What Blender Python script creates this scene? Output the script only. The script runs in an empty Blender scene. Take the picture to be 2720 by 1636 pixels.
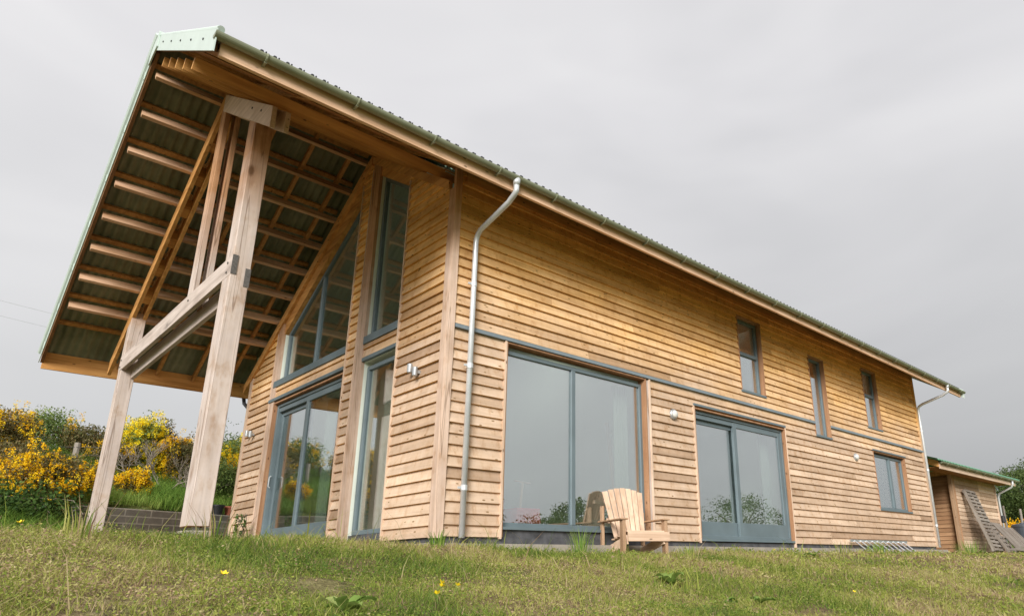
import bpy, math, random
import numpy as np
from mathutils import Vector, Matrix
random.seed(7); RNG = np.random.default_rng(7)
scene = bpy.context.scene
COL = scene.collection
R = math.radians

# ------------------------------------------------------------------ camera
cam_d = bpy.data.cameras.new('camera'); cam = bpy.data.objects.new('camera', cam_d); COL.objects.link(cam)
rt = Vector((0.69907658, -0.71484727, -0.01689121)); up = Vector((-0.20812831, -0.2260228, 0.95162824)); fw = Vector((0.68408665, 0.66174548, 0.3067872))
cam.matrix_world = Matrix.Translation(Vector((-4.31567, -6.99937, -0.36529))) @ Matrix((rt, up, -fw)).transposed().to_4x4()
cam_d.sensor_width = 36; cam_d.lens = 36 * 1793.73 / 2720
cam_d.shift_x = (1360 - 1623.43) / 2720; cam_d.shift_y = (925.96 - 818) / 2720
cam_d.clip_start = .05; cam_d.clip_end = 2000
scene.camera = cam

# ------------------------------------------------------------------ world, sun, exposure
SUN_EL, SUN_AZ = R(26), R(231)            # azimuth clockwise from +Y (behind the camera to its left)
scene.view_settings.view_transform = 'Standard'; scene.view_settings.look = 'None'
scene.view_settings.exposure = 1.46; scene.view_settings.gamma = 1
w = bpy.data.worlds.new("World"); scene.world = w; w.use_nodes = True
nt = w.node_tree; nt.nodes.clear()
def N(nt, t, **k):
    n = nt.nodes.new(t)
    for a, b in k.items():
        if a in ('inputs',):
            for i, v in b.items(): n.inputs[i].default_value = v
        else: setattr(n, a, b)
    return n
def ramp(nt, fac, stops, interp='LINEAR'):
    r = nt.nodes.new('ShaderNodeValToRGB'); r.color_ramp.interpolation = interp
    el = r.color_ramp.elements
    while len(el) > 1: el.remove(el[-1])
    el[0].position = stops[0][0]; el[0].color = (*stops[0][1], 1)
    for p, c in stops[1:]:
        e = el.new(p); e.color = (*c, 1)
    nt.links.new(fac, r.inputs[0]); return r.outputs[0]
def mixc(nt, fac, a, b, mode='MIX'):
    m = nt.nodes.new('ShaderNodeMix'); m.data_type = 'RGBA'; m.blend_type = mode
    for s, v in ((m.inputs[0], fac), (m.inputs[6], a), (m.inputs[7], b)):
        if isinstance(v, (int, float)): s.default_value = v
        elif isinstance(v, (tuple, list)): s.default_value = (*v[:3], 1)
        else: nt.links.new(v, s)
    return m.outputs[2]
def mth(nt, op, a, b=None, c=None, clamp=False):
    m = nt.nodes.new('ShaderNodeMath'); m.operation = op; m.use_clamp = clamp
    for i, v in enumerate((a, b, c)):
        if v is None: continue
        if isinstance(v, (int, float)): m.inputs[i].default_value = v
        else: nt.links.new(v, m.inputs[i])
    return m.outputs[0]
def maprange(nt, v, a, b, c=0., d=1.):
    m = nt.nodes.new('ShaderNodeMapRange'); nt.links.new(v, m.inputs[0])
    for i, x in enumerate((a, b, c, d)): m.inputs[i + 1].default_value = x
    m.clamp = True; return m.outputs[0]
sky = N(nt, 'ShaderNodeTexSky', sky_type='NISHITA', sun_disc=False, sun_elevation=SUN_EL, sun_rotation=SUN_AZ, air_density=1, dust_density=5)
hs = N(nt, 'ShaderNodeHueSaturation', inputs={'Saturation': .12, 'Value': .82}); nt.links.new(sky.outputs[0], hs.inputs['Color'])
tc = N(nt, 'ShaderNodeTexCoord')
sep = N(nt, 'ShaderNodeSeparateXYZ'); nt.links.new(tc.outputs['Generated'], sep.inputs[0])
mp = N(nt, 'ShaderNodeMapping'); nt.links.new(tc.outputs['Generated'], mp.inputs[0]); mp.inputs['Scale'].default_value = (1.2, 1.2, 3.4)
nz = N(nt, 'ShaderNodeTexNoise', inputs={'Scale': 1.5, 'Detail': 3.5, 'Roughness': .5, 'Distortion': .4}); nt.links.new(mp.outputs[0], nz.inputs['Vector'])
elv = ramp(nt, sep.outputs[2], [(0, (4.1, 4.15, 4.2)), (.12, (5.3, 5.33, 5.37)), (.33, (6.5, 6.45, 6.53)), (.6, (6.55, 6.47, 6.62)), (1, (6.6, 6.5, 6.6))])
cl = ramp(nt, nz.outputs[0], [(.34, (.88, .885, .89)), (.5, (.97, .97, .972)), (.64, (1.03, 1.03, 1.025))])
# the overcast is heavier towards +X / -Y
dx = mth(nt, 'MULTIPLY_ADD', sep.outputs[0], .66, mth(nt, 'MULTIPLY', sep.outputs[1], .34))
az = ramp(nt, maprange(nt, dx, -.6, .75), [(0, (1.05, 1.045, 1.04)), (.55, (1.0, 1.0, 1.0)), (.84, (.84, .85, .86)), (1, (.62, .63, .64))])
c1 = mixc(nt, 1.0, elv, cl, 'MULTIPLY')
az = mixc(nt, maprange(nt, sep.outputs[2], .12, .55, 0, .72), az, (1.0, 1.0, 1.0))
c1 = mixc(nt, 1.0, c1, az, 'MULTIPLY')
c2 = mixc(nt, .88, hs.outputs[0], c1)
bg = N(nt, 'ShaderNodeBackground', inputs={'Strength': .050}); nt.links.new(c2, bg.inputs[0])
wo = N(nt, 'ShaderNodeOutputWorld'); nt.links.new(bg.outputs[0], wo.inputs[0])
sd = bpy.data.lights.new('sun', 'SUN'); sd.energy = 1.5; sd.angle = R(24); sd.color = (1, .98, .945)
so = bpy.data.objects.new('sun', sd); COL.objects.link(so)
sv = Vector((math.sin(SUN_AZ) * math.cos(SUN_EL), math.cos(SUN_AZ) * math.cos(SUN_EL), math.sin(SUN_EL)))
so.rotation_euler = sv.to_track_quat('Z', 'Y').to_euler(); so.location = sv * 60

# ------------------------------------------------------------------ materials
def newmat(name):
    m = bpy.data.materials.new(name); m.use_nodes = True; t = m.node_tree; t.nodes.clear()
    o = N(t, 'ShaderNodeOutputMaterial'); p = N(t, 'ShaderNodeBsdfPrincipled'); t.links.new(p.outputs[0], o.inputs[0])
    return m, t, p, o
def rnd_of(t):
    a = N(t, 'ShaderNodeAttribute', attribute_name='rnd'); return a.outputs['Fac']
def coords(t, scale, off=None):
    c = N(t, 'ShaderNodeTexCoord'); v = c.outputs['Object']
    if off is not None:
        cmb = N(t, 'ShaderNodeCombineXYZ')
        for i, k in enumerate((31.7, 17.3, 23.9)): t.links.new(mth(t, 'MULTIPLY', off, k), cmb.inputs[i])
        ad = N(t, 'ShaderNodeVectorMath', operation='ADD'); t.links.new(v, ad.inputs[0]); t.links.new(cmb.outputs[0], ad.inputs[1]); v = ad.outputs[0]
    mp = N(t, 'ShaderNodeMapping'); mp.inputs['Scale'].default_value = scale; t.links.new(v, mp.inputs[0]); return mp.outputs[0]
def noise(t, vec, scale, detail=4, rough=.55, dist=0.):
    n = N(t, 'ShaderNodeTexNoise', inputs={'Scale': scale, 'Detail': detail, 'Roughness': rough, 'Distortion': dist}); t.links.new(vec, n.inputs['Vector']); return n.outputs[0]
def bump(t, p, h, s=.3, d=.01):
    b = N(t, 'ShaderNodeBump', inputs={'Strength': s, 'Distance': d}); t.links.new(h, b.inputs['Height']); t.links.new(b.outputs[0], p.inputs['Normal'])
def wood(name, axis, dark, light, knot=.35, weather=None, rough=.75, tone=.5, big=0):
    m, t, p, o = newmat(name); r = rnd_of(t)
    sc = [16, 16, 16]; sc['xyz'.index(axis)] = .9
    kc = [13, 13, 13]; kc['xyz'.index(axis)] = 5.5
    if big: kc = [k * .34 for k in kc]
    v = coords(t, sc, r); g = noise(t, v, 1.0, 5, .6, .5)
    fine = noise(t, coords(t, [s * 5 for s in sc], r), 1.0, 2, .5)
    c = ramp(t, g, [(.3, dark), (.68, light)])
    tn = ramp(t, r, [(0, (.62, .56, .50)), (.3, (.88, .85, .81)), (.65, (1.03, 1.03, 1.02)), (1, (1.22, 1.24, 1.24))])
    c = mixc(t, tone, c, mixc(t, 1.0, c, tn, 'MULTIPLY'))
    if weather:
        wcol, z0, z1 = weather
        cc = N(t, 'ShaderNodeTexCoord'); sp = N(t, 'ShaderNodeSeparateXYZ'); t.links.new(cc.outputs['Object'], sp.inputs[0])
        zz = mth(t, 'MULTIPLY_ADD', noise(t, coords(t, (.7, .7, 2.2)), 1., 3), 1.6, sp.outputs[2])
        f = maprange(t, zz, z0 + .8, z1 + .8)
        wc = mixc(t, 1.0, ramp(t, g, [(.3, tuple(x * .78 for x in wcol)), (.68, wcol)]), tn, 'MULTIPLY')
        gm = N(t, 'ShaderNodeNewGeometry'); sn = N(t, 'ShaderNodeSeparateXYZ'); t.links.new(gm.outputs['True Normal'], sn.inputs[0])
        f = mth(t, 'MULTIPLY', f, maprange(t, sn.outputs[2], -.7, -.3))      # undersides keep the fresh orange, also painting bounced light into the shadow lines
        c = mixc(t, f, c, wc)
        bsc = [3.5, 3.5, 9.]
        bl = noise(t, coords(t, (9, 9, 4) if axis != 'z' else (6, 6, 3), r), 1.0, 4, .65)
        c = mixc(t, .85, c, mixc(t, 1.0, c, ramp(t, bl, [(.30, (.78, .66, .54)), (.44, (.99, .965, .93)), (.6, (1.05, 1.05, 1.06)), (.72, (1.10, 1.13, 1.18))]), 'MULTIPLY'))
    vo = N(t, 'ShaderNodeTexVoronoi', inputs={'Scale': 1.0, 'Randomness': 1.0}); t.links.new(coords(t, kc, r), vo.inputs['Vector'])
    sepc = N(t, 'ShaderNodeSeparateColor'); t.links.new(vo.outputs['Color'], sepc.inputs[0])
    pres = mth(t, 'LESS_THAN', sepc.outputs[0], knot)
    kf = mth(t, 'MULTIPLY', maprange(t, vo.outputs['Distance'], .17, .09), pres)
    c = mixc(t, mth(t, 'MULTIPLY', kf, .85), c, tuple(x * .30 for x in dark))
    if big:   # drying cracks and halo round the knots
        c = mixc(t, mth(t, 'MULTIPLY', mth(t, 'MULTIPLY', maprange(t, vo.outputs['Distance'], .42, .15), pres), .35), c, tuple(x * .6 for x in dark))
        csc = [9, 9, 9]; csc['xyz'.index(axis)] = .35
        ck = noise(t, coords(t, csc, r), 1.0, 2, .4, .3)
        c = mixc(t, mth(t, 'MULTIPLY', maprange(t, mth(t, 'ABSOLUTE', mth(t, 'SUBTRACT', ck, .5)), .012, .003), .55), c, tuple(x * .35 for x in dark))
    st = noise(t, coords(t, (1.3, 1.3, 1.3)), 1.3, 4)
    c = mixc(t, .5, c, mixc(t, 1.0, c, ramp(t, st, [(.35, (.80, .76, .72)), (.6, (1.04, 1.04, 1.04))]), 'MULTIPLY'))
    t.links.new(c, p.inputs['Base Color']); p.inputs['Roughness'].default_value = rough
    p.inputs['Specular IOR Level'].default_value = .25
    bump(t, p, mth(t, 'ADD', g, mth(t, 'MULTIPLY', fine, .5)), .35, .004)
    return m
def plain(name, col, rough=.5, metal=0., var=.12, nscale=3., bumps=0., spec=.5):
    m, t, p, o = newmat(name)
    g = noise(t, coords(t, (1, 1, 1)), nscale, 5)
    c = ramp(t, g, [(.3, tuple(x * (1 - var) for x in col)), (.7, tuple(min(1, x * (1 + var)) for x in col))])
    t.links.new(c, p.inputs['Base Color']); p.inputs['Roughness'].default_value = rough; p.inputs['Metallic'].default_value = metal
    p.inputs['Specular IOR Level'].default_value = spec
    if bumps: bump(t, p, noise(t, coords(t, (1, 1, 1)), nscale * 12, 3), bumps, .004)
    return m
FR_D, FR_L = (.50, .225, .065), (.82, .445, .155)
M = {}
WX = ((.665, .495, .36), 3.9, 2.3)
for a in 'xyz':
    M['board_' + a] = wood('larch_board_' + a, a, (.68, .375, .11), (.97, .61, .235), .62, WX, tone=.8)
    M['fresh_' + a] = wood('fresh_larch_' + a, a, FR_D, FR_L, .3)
    M['trim_' + a] = wood('larch_trim_' + a, a, (.54, .38, .26), (.76, .58, .45), .3)
    M['post_' + a] = wood('weathered_post_' + a, a, (.44, .36, .31), (.66, .56, .50), .45, big=1)
    M['chair_' + a] = wood('pale_pine_' + a, a, (.58, .39, .27), (.82, .62, .46), .4)
    M['pallet_' + a] = wood('grey_pallet_' + a, a, (.16, .13, .11), (.34, .30, .26), .2)
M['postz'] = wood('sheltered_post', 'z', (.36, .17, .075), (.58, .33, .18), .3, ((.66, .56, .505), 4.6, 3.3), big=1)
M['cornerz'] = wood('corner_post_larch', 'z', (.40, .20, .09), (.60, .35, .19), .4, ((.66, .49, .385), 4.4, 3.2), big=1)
M['purlin'] = wood('purlin_larch', 'x', (.50, .28, .14), (.80, .53, .36), .3)
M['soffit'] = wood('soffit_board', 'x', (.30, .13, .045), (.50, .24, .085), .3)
M['batten'] = wood('batten_larch', 'y', (.36, .17, .06), (.62, .33, .12), .2)
M['fascia'] = wood('fascia_board', 'x', (.66, .40, .24), (.92, .62, .43), .35)
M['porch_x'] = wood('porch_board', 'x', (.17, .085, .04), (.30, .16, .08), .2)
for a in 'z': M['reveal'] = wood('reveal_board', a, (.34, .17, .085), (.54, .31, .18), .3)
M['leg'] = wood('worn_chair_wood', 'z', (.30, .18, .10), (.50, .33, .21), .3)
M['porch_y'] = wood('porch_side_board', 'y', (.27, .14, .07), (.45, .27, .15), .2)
M['brown'] = wood('dark_stained_board', 'y', (.16, .075, .03), (.26, .13, .055), .2)
M['frame'] = plain('blue_grey_paint', (.138, .18, .196), .45, var=.10)
M['pale'] = plain('pale_green_sheet', (.56, .645, .59), .45, var=.05)
M['gutter'] = plain('gutter_steel', (.27, .285, .19), .45, .25, .15)
M['pipe'] = plain('galvanised_pipe', (.66, .68, .69), .38, .35, .10, 6)
M['black'] = plain('black_plastic', (.02, .02, .022), .5)
M['band'] = plain('blue_grey_band', (.20, .245, .27), .4, var=.1)
M['slate'] = plain('slate_plinth', (.075, .075, .08), .7, var=.45, nscale=7, bumps=.6)
M['concrete'] = plain('concrete', (.34, .30, .25), .9, var=.2, nscale=5, bumps=.5)
M['lightgrey'] = plain('grey_fitting', (.45, .47, .48), .4, .4)
M['opal'] = plain('opal_glass', (.72, .72, .68), .3)
M['inner'] = plain('interior_plaster', (.76, .80, .70), .9, var=.03)
M['floor'] = wood('interior_floor', 'x', (.2, .13, .08), (.3, .21, .14), .1)
M['red'] = plain('red_plastic', (.85, .05, .06), .4)
M['bin'] = plain('blue_grey_plastic', (.055, .065, .08), .5, var=.1)
M['terracotta'] = plain('terracotta', (.36, .11, .06), .8)
M['alu'] = plain('aluminium', (.6, .61, .62), .35, .8)
M['white'] = plain('weathered_white', (.62, .62, .6), .7)
M['wire'] = plain('wire_steel', (.1, .1, .11), .5, .5)
M['grain_dark'] = plain('grey_end_grain', (.11, .10, .09), .85, var=.35, nscale=40)
def corr():
    m, t, p, o = newmat('green_fibre_cement')
    st = noise(t, coords(t, (1, 1, 1)), 2.2, 6)
    c = ramp(t, st, [(.3, (.13, .22, .15)), (.5, (.2, .31, .22)), (.7, (.27, .37, .28))])
    t.links.new(c, p.inputs['Base Color']); p.inputs['Roughness'].default_value = .7
    m2, t2, p2, o2 = newmat('sheet_underside')
    st = noise(t2, coords(t2, (1, 1, 1)), 2.5, 6)
    c = ramp(t2, st, [(.3, (.13, .14, .085)), (.7, (.25, .26, .175))])
    t2.links.new(c, p2.inputs['Base Color']); p2.inputs['Roughness'].default_value = .8
    return m, m2
M['roof_top'], M['roof_under'] = corr()
def glass(name='window_glass', base=.40):
    m, t, p, o = newmat(name); t.nodes.remove(p)
    tr = N(t, 'ShaderNodeBsdfTransparent', inputs={'Color': (.90, .95, .92, 1)})
    gl = N(t, 'ShaderNodeBsdfGlossy', inputs={'Color': (.96, .98, 1, 1), 'Roughness': 0.0})
    lw = N(t, 'ShaderNodeLayerWeight', inputs={'Blend': .5})
    f = mth(t, 'MULTIPLY_ADD', mth(t, 'POWER', lw.outputs['Facing'], 3.0), .50, base, clamp=True)
    ms = N(t, 'ShaderNodeMixShader'); t.links.new(f, ms.inputs[0]); t.links.new(tr.outputs[0], ms.inputs[1]); t.links.new(gl.outputs[0], ms.inputs[2])
    t.links.new(ms.outputs[0], o.inputs[0]); return m
M['glass'] = glass(); M['glass_gable'] = glass('gable_glass', .30)
def leafmat(name, stops, rough=.6, trans=.35):
    m, t, p, o = newmat(name)
    c = ramp(t, rnd_of(t), stops); t.links.new(c, p.inputs['Base Color']); p.inputs['Roughness'].default_value = rough
    p.inputs['Specular IOR Level'].default_value = .2
    tl = N(t, 'ShaderNodeBsdfTranslucent'); t.links.new(c, tl.inputs[0])
    ms = N(t, 'ShaderNodeMixShader', inputs={0: trans}); t.links.new(p.outputs[0], ms.inputs[1]); t.links.new(tl.outputs[0], ms.inputs[2]); t.links.new(ms.outputs[0], o.inputs[0])
    return m
M['grass'] = leafmat('grass_blades', [(0, (.28, .18, .11)), (.10, (.45, .32, .20)), (.2, (.51, .43, .23)), (.32, (.45, .43, .13)), (.52, (.32, .355, .07)), (.8, (.18, .255, .04)), (1, (.085, .15, .025))])
M['lush'] = leafmat('lush_grass', [(0, (.36, .45, .11)), (.5, (.22, .36, .06)), (1, (.11, .22, .035))])
M['gorse_leaf'] = leafmat('gorse_foliage', [(0, (.07, .075, .025)), (.35, (.13, .13, .045)), (.65, (.22, .165, .07)), (1, (.36, .22, .10))], trans=.2)
M['gorse_green'] = leafmat('gorse_green_foliage', [(0, (.07, .11, .03)), (.5, (.15, .22, .055)), (.85, (.26, .32, .09)), (1, (.28, .2, .08))], trans=.2)
M['yellow'] = leafmat('gorse_flower', [(0, (.80, .40, .008)), (.4, (.95, .58, .01)), (1, (1, .80, .03))], trans=.3)
M['lemon'] = leafmat('broom_flower', [(0, (.88, .60, .01)), (.5, (1, .80, .02)), (1, (1, .90, .06))], trans=.3)
M['bramble'] = leafmat('bramble_leaf', [(0, (.035, .075, .02)), (.6, (.08, .15, .035)), (1, (.16, .25, .06))])
M['tree_leaf'] = leafmat('tree_leaf', [(0, (.045, .075, .022)), (.5, (.095, .14, .04)), (1, (.17, .22, .07))])
M['dock'] = leafmat('dock_leaf', [(0, (.16, .27, .05)), (.6, (.27, .38, .09)), (1, (.42, .48, .16))])
M['twig'] = plain('dead_twig', (.30, .25, .20), .9, var=.3)
M['bark'] = plain('bark', (.12, .09, .065), .9, var=.3, bumps=.5)
M['petal'] = plain('buttercup_petal', (.9, .68, .02), .4, var=.04)
def blockmat():
    m, t, p, o = newmat('concrete_block')
    br = N(t, 'ShaderNodeTexBrick', inputs={'Color1': (.14, .125, .11, 1), 'Color2': (.21, .19, .165, 1), 'Mortar': (.36, .33, .29, 1), 'Scale': 1.0, 'Mortar Size': .012, 'Mortar Smooth': .3, 'Brick Width': .45, 'Row Height': .118})
    c = N(t, 'ShaderNodeTexCoord'); sp = N(t, 'ShaderNodeSeparateXYZ'); t.links.new(c.outputs['Object'], sp.inputs[0])
    cb = N(t, 'ShaderNodeCombineXYZ'); t.links.new(sp.outputs[0], cb.inputs[0]); t.links.new(sp.outputs[2], cb.inputs[1]); t.links.new(cb.outputs[0], br.inputs['Vector'])
    st = noise(t, coords(t, (1, 1, 1)), 5, 5)
    cc = mixc(t, .7, br.outputs[0], mixc(t, 1.0, br.outputs[0], ramp(t, st, [(.3, (.65, .63, .6)), (.7, (1.2, 1.2, 1.15))]), 'MULTIPLY'))
    t.links.new(cc, p.inputs['Base Color']); p.inputs['Roughness'].default_value = .95
    bump(t, p, noise(t, coords(t, (1, 1, 1)), 60, 3), .5, .006); return m
M['block'] = blockmat()

# ------------------------------------------------------------------ mesh helpers
class MB:
    def __init__(s): s.v = []; s.f = []; s.m = []; s.r = []
    def add(s, vs, fs, mi=0, r=None):
        b = len(s.v); s.v += [tuple(v) for v in vs]; s.f += [tuple(i + b for i in f) for f in fs]; s.m += [mi] * len(fs)
        if r is None: r = random.random()
        s.r += [r] * len(vs); return s
    def hexa(s, q, mi=0, r=None):   # q: 4 bottom + 4 top points (same winding, ccw from outside/top)
        return s.add(q, [(3, 2, 1, 0), (4, 5, 6, 7), (0, 1, 5, 4), (1, 2, 6, 5), (2, 3, 7, 6), (3, 0, 4, 7)], mi, r)
    def box(s, x0, x1, y0, y1, z0, z1, mi=0, r=None):
        return s.hexa([(x0, y0, z0), (x1, y0, z0), (x1, y1, z0), (x0, y1, z0), (x0, y0, z1), (x1, y0, z1), (x1, y1, z1), (x0, y1, z1)], mi, r)
    def bar(s, a, b, w, h, upv=(0, 0, 1), mi=0, r=None):
        a = Vector(a); b = Vector(b); d = (b - a).normalized(); u = Vector(upv); sd = d.cross(u).normalized(); u = sd.cross(d)
        q = [p + sd * (i * w / 2) + u * (j * h / 2) for p in (a, b) for i, j in ((-1, -1), (1, -1), (1, 1), (-1, 1))]
        return s.add(q, [(0, 1, 2, 3), (7, 6, 5, 4), (4, 5, 1, 0), (5, 6, 2, 1), (6, 7, 3, 2), (7, 4, 0, 3)], mi, r)
    def tube(s, pts, rad, n=10, mi=0, r=None, caps=True):
        pts = [Vector(p) for p in pts]; rads = rad if isinstance(rad, (list, tuple)) else [rad] * len(pts)
        vs = []; fs = []
        prev = None
        for i, p in enumerate(pts):
            d = (pts[min(i + 1, len(pts) - 1)] - pts[max(i - 1, 0)]).normalized()
            a = d.orthogonal().normalized() if prev is None else (prev - d * prev.dot(d)).normalized()
            prev = a; b = d.cross(a)
            vs += [p + (a * math.cos(2 * math.pi * k / n) + b * math.sin(2 * math.pi * k / n)) * rads[i] for k in range(n)]
        for i in range(len(pts) - 1):
            for k in range(n): fs.append((i * n + k, i * n + (k + 1) % n, (i + 1) * n + (k + 1) % n, (i + 1) * n + k))
        if caps: fs += [tuple(range(n))[::-1], tuple((len(pts) - 1) * n + k for k in range(n))]
        return s.add(vs, fs, mi, r)
    def lathe(s, c, prof, n=20, mi=0, axis=(0, 0, 1)):
        c = Vector(c); ax = Vector(axis).normalized(); a = ax.orthogonal().normalized(); b = ax.cross(a); vs = []; fs = []
        for (rr, h) in prof: vs += [c + ax * h + (a * math.cos(2 * math.pi * k / n) + b * math.sin(2 * math.pi * k / n)) * rr for k in range(n)]
        for i in range(len(prof) - 1):
            for k in range(n): fs.append((i * n + k, i * n + (k + 1) % n, (i + 1) * n + (k + 1) % n, (i + 1) * n + k))
        fs += [tuple(range(n))[::-1], tuple((len(prof) - 1) * n + k for k in range(n))]
        return s.add(vs, fs, mi)
    def build(s, name, mats, parent=None, smooth=False, bevel=0.):
        me = bpy.data.meshes.new(name); me.from_pydata(s.v, [], s.f)
        for m in (mats if isinstance(mats, (list, tuple)) else [mats]): me.materials.append(M[m] if isinstance(m, str) else m)
        me.polygons.foreach_set('material_index', s.m)
        at = me.attributes.new('rnd', 'FLOAT', 'POINT'); at.data.foreach_set('value', s.r)
        if smooth: me.polygons.foreach_set('use_smooth', [True] * len(s.f))
        me.validate(); me.update()
        o = bpy.data.objects.new(name, me); COL.objects.link(o)
        if parent: o.parent = parent
        if bevel:
            b = o.modifiers.new('bevel', 'BEVEL'); b.width = bevel; b.segments = 1; b.limit_method = 'ANGLE'
        return o
def fast(name, V, nper, mat, r, parent=None):
    """numpy soup of polygons with nper corners each"""
    V = np.asarray(V, np.float32).reshape(-1, 3); nv = len(V); nf = nv // nper
    me = bpy.data.meshes.new(name); me.vertices.add(nv); me.vertices.foreach_set('co', V.ravel())
    me.loops.add(nv); me.loops.foreach_set('vertex_index', np.arange(nv, dtype=np.int32))
    me.polygons.add(nf); me.polygons.foreach_set('loop_start', np.arange(0, nv, nper, dtype=np.int32))
    me.materials.append(M[mat] if isinstance(mat, str) else mat)
    me.update(calc_edges=True)
    at = me.attributes.new('rnd', 'FLOAT', 'POINT'); at.data.foreach_set('value', np.clip(np.repeat(np.asarray(r, np.float32), nper), 0, 1))
    o = bpy.data.objects.new(name, me); COL.objects.link(o)
    if parent: o.parent = parent
    return o
def tag(o, label=None, cat=None, group=None, kind=None):
    if label: o['label'] = label
    if cat: o['category'] = cat
    if group: o['group'] = group
    if kind: o['kind'] = kind
    return o
def empty(name, loc=(0, 0, 0), rz=0):
    o = bpy.data.objects.new(name, None); COL.objects.link(o); o.location = loc; o.rotation_euler = (0, 0, rz); o.empty_display_size = .3; return o

# ------------------------------------------------------------------ ground
def sst(a, b, x):
    t = min(1, max(0, (x - a) / (b - a))); return t * t * (3 - 2 * t)
def softp(x, k=.35): return k * math.log1p(math.exp(min(40, x / k)))
def bank_uv(x, y): return (x + 2.5) * .927 + (y - 6.75) * .375, (x + 2.5) * -.375 + (y - 6.75) * .927
def H(x, y):
    z = -.23 + .105 * sst(1, -3, x)
    d = (-1.75 - y) + .25 * math.sin(x * .55 + 1)
    L = 9.0; z -= .2 * L * (1 - math.exp(-softp(d) / L))
    u, q = bank_uv(x, y)
    bw = min(1.9, .70 + .32 * q); bo = min(1.9, .05 + .34 * softp(q + 1.3, .4))
    k = sst(-.25, .05, u); s2 = sst(.02, .2, q)
    base = z + (max(z, bo - .12) - z) * sst(-2.2, -.6, q)
    z = base * (1 - k) + k * (z * (1 - s2) + bw * s2)
    if q > 6: z += .012 * (q - 6)
    z += .055 * max(0, x - 24) * sst(24, 30, x) * (1 - sst(90, 200, x))
    z += .022 * math.sin(x * 6.7 + 1.8 * math.sin(y * 3.9)) * math.sin(y * 5.9 + 1.4 * math.sin(x * 2.3))
    z += .018 * math.sin(x * 3.1 + 2 * math.sin(y * 1.7)) * math.sin(y * 2.7 + 1.3) + .03 * math.sin(x * 1.13 + y * .7) * math.sin(y * .9 - x * .3)
    return z
def axis_pts(c, k, a, n): return [c + a * math.sinh(k * (2 * i / (n - 1) - 1)) for i in range(n)]
gx = axis_pts(-1.5, 6.6, 1.1, 360); gy = axis_pts(-2.0, 6.6, 1.1, 360)
GV = [(x, y, H(x, y)) for y in gy for x in gx]
GF = [(j * 360 + i, j * 360 + i + 1, (j + 1) * 360 + i + 1, (j + 1) * 360 + i) for j in range(359) for i in range(359)]
gme = bpy.data.meshes.new('ground'); gme.from_pydata(GV, [], GF); gme.polygons.foreach_set('use_smooth', [True] * len(GF))
def groundmat():
    m, t, p, o = newmat('soil_and_turf')
    v = coords(t, (1, 1, 1)); a = noise(t, v, .9, 6, .6); b = noise(t, v, 16, 4, .65); c3 = noise(t, v, 70, 2)
    c = ramp(t, b, [(.3, (.09, .065, .04)), (.48, (.19, .14, .075)), (.62, (.26, .20, .11)), (.8, (.38, .28, .19))])
    grn = ramp(t, b, [(.3, (.07, .10, .025)), (.7, (.19, .25, .06))])
    cc = N(t, 'ShaderNodeTexCoord'); sp = N(t, 'ShaderNodeSeparateXYZ'); t.links.new(cc.outputs['Object'], sp.inputs[0])
    far = mth(t, 'MAXIMUM', maprange(t, sp.outputs[0], 16, 24), maprange(t, sp.outputs[1], 6.5, 7.8))
    far = mth(t, 'MAXIMUM', far, maprange(t, sp.outputs[1], -9, -14))
    c = mixc(t, far, mixc(t, maprange(t, a, .5, .85), c, grn), grn)
    t.links.new(c, p.inputs['Base Color']); p.inputs['Roughness'].default_value = 1.0; p.inputs['Specular IOR Level'].default_value = .1
    bump(t, p, mth(t, 'ADD', b, c3), .8, .03); return m
gme.materials.append(groundmat()); go = bpy.data.objects.new('ground', gme); COL.objects.link(go); tag(go, kind='structure')

# ------------------------------------------------------------------ the house
RY, RZ, SL = 2.55, 6.62, .635
XV, XE = -3.2, 16.85          # roof ends
LEN, WID = 15.4, 6.97
def zt(y): return RZ - SL * abs(y - RY)
house = empty('timber_house', (0, 0, 0))
tag(house, 'larch clad gable house with green corrugated roof, tall glazed gable and post-propped canopy', 'house')
def P(plane, u, d, z):       # plane 'f' facade (outward -y), 'g' gable (outward -x), 'b' back (outward +y)
    return (u, -d, z) if plane == 'f' else (-d, u, z) if plane == 'g' else (u, WID + d, z)
def prism(mb, plane, u0b, u1b, u0t, u1t, d0b, d1b, d0t, d1t, z0, z1, mi=0, r=None):
    q = [P(plane, u0b, d1b, z0), P(plane, u1b, d1b, z0), P(plane, u1b, d0b, z0), P(plane, u0b, d0b, z0),
         P(plane, u0t, d1t, z1), P(plane, u1t, d1t, z1), P(plane, u1t, d0t, z1), P(plane, u0t, d0t, z1)]
    mb.hexa(q, mi, r)
def pbox(mb, plane, u0, u1, d0, d1, z0, z1, mi=0, r=None): prism(mb, plane, u0, u1, u0, u1, d0, d1, d0, d1, z0, z1, mi, r)
def free(u0, u1, ops, za, zb):
    iv = [(u0, u1)]
    for (a, b, c, d) in ops:
        if c < zb - 1e-4 and d > za + 1e-4:
            n = []
            for (p, q) in iv:
                if b <= p or a >= q: n.append((p, q)); continue
                if a > p: n.append((p, a))
                if b < q: n.append((b, q))
            iv = n
    return [(p, q) for p, q in iv if q - p > .004]
EX = .133
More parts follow.
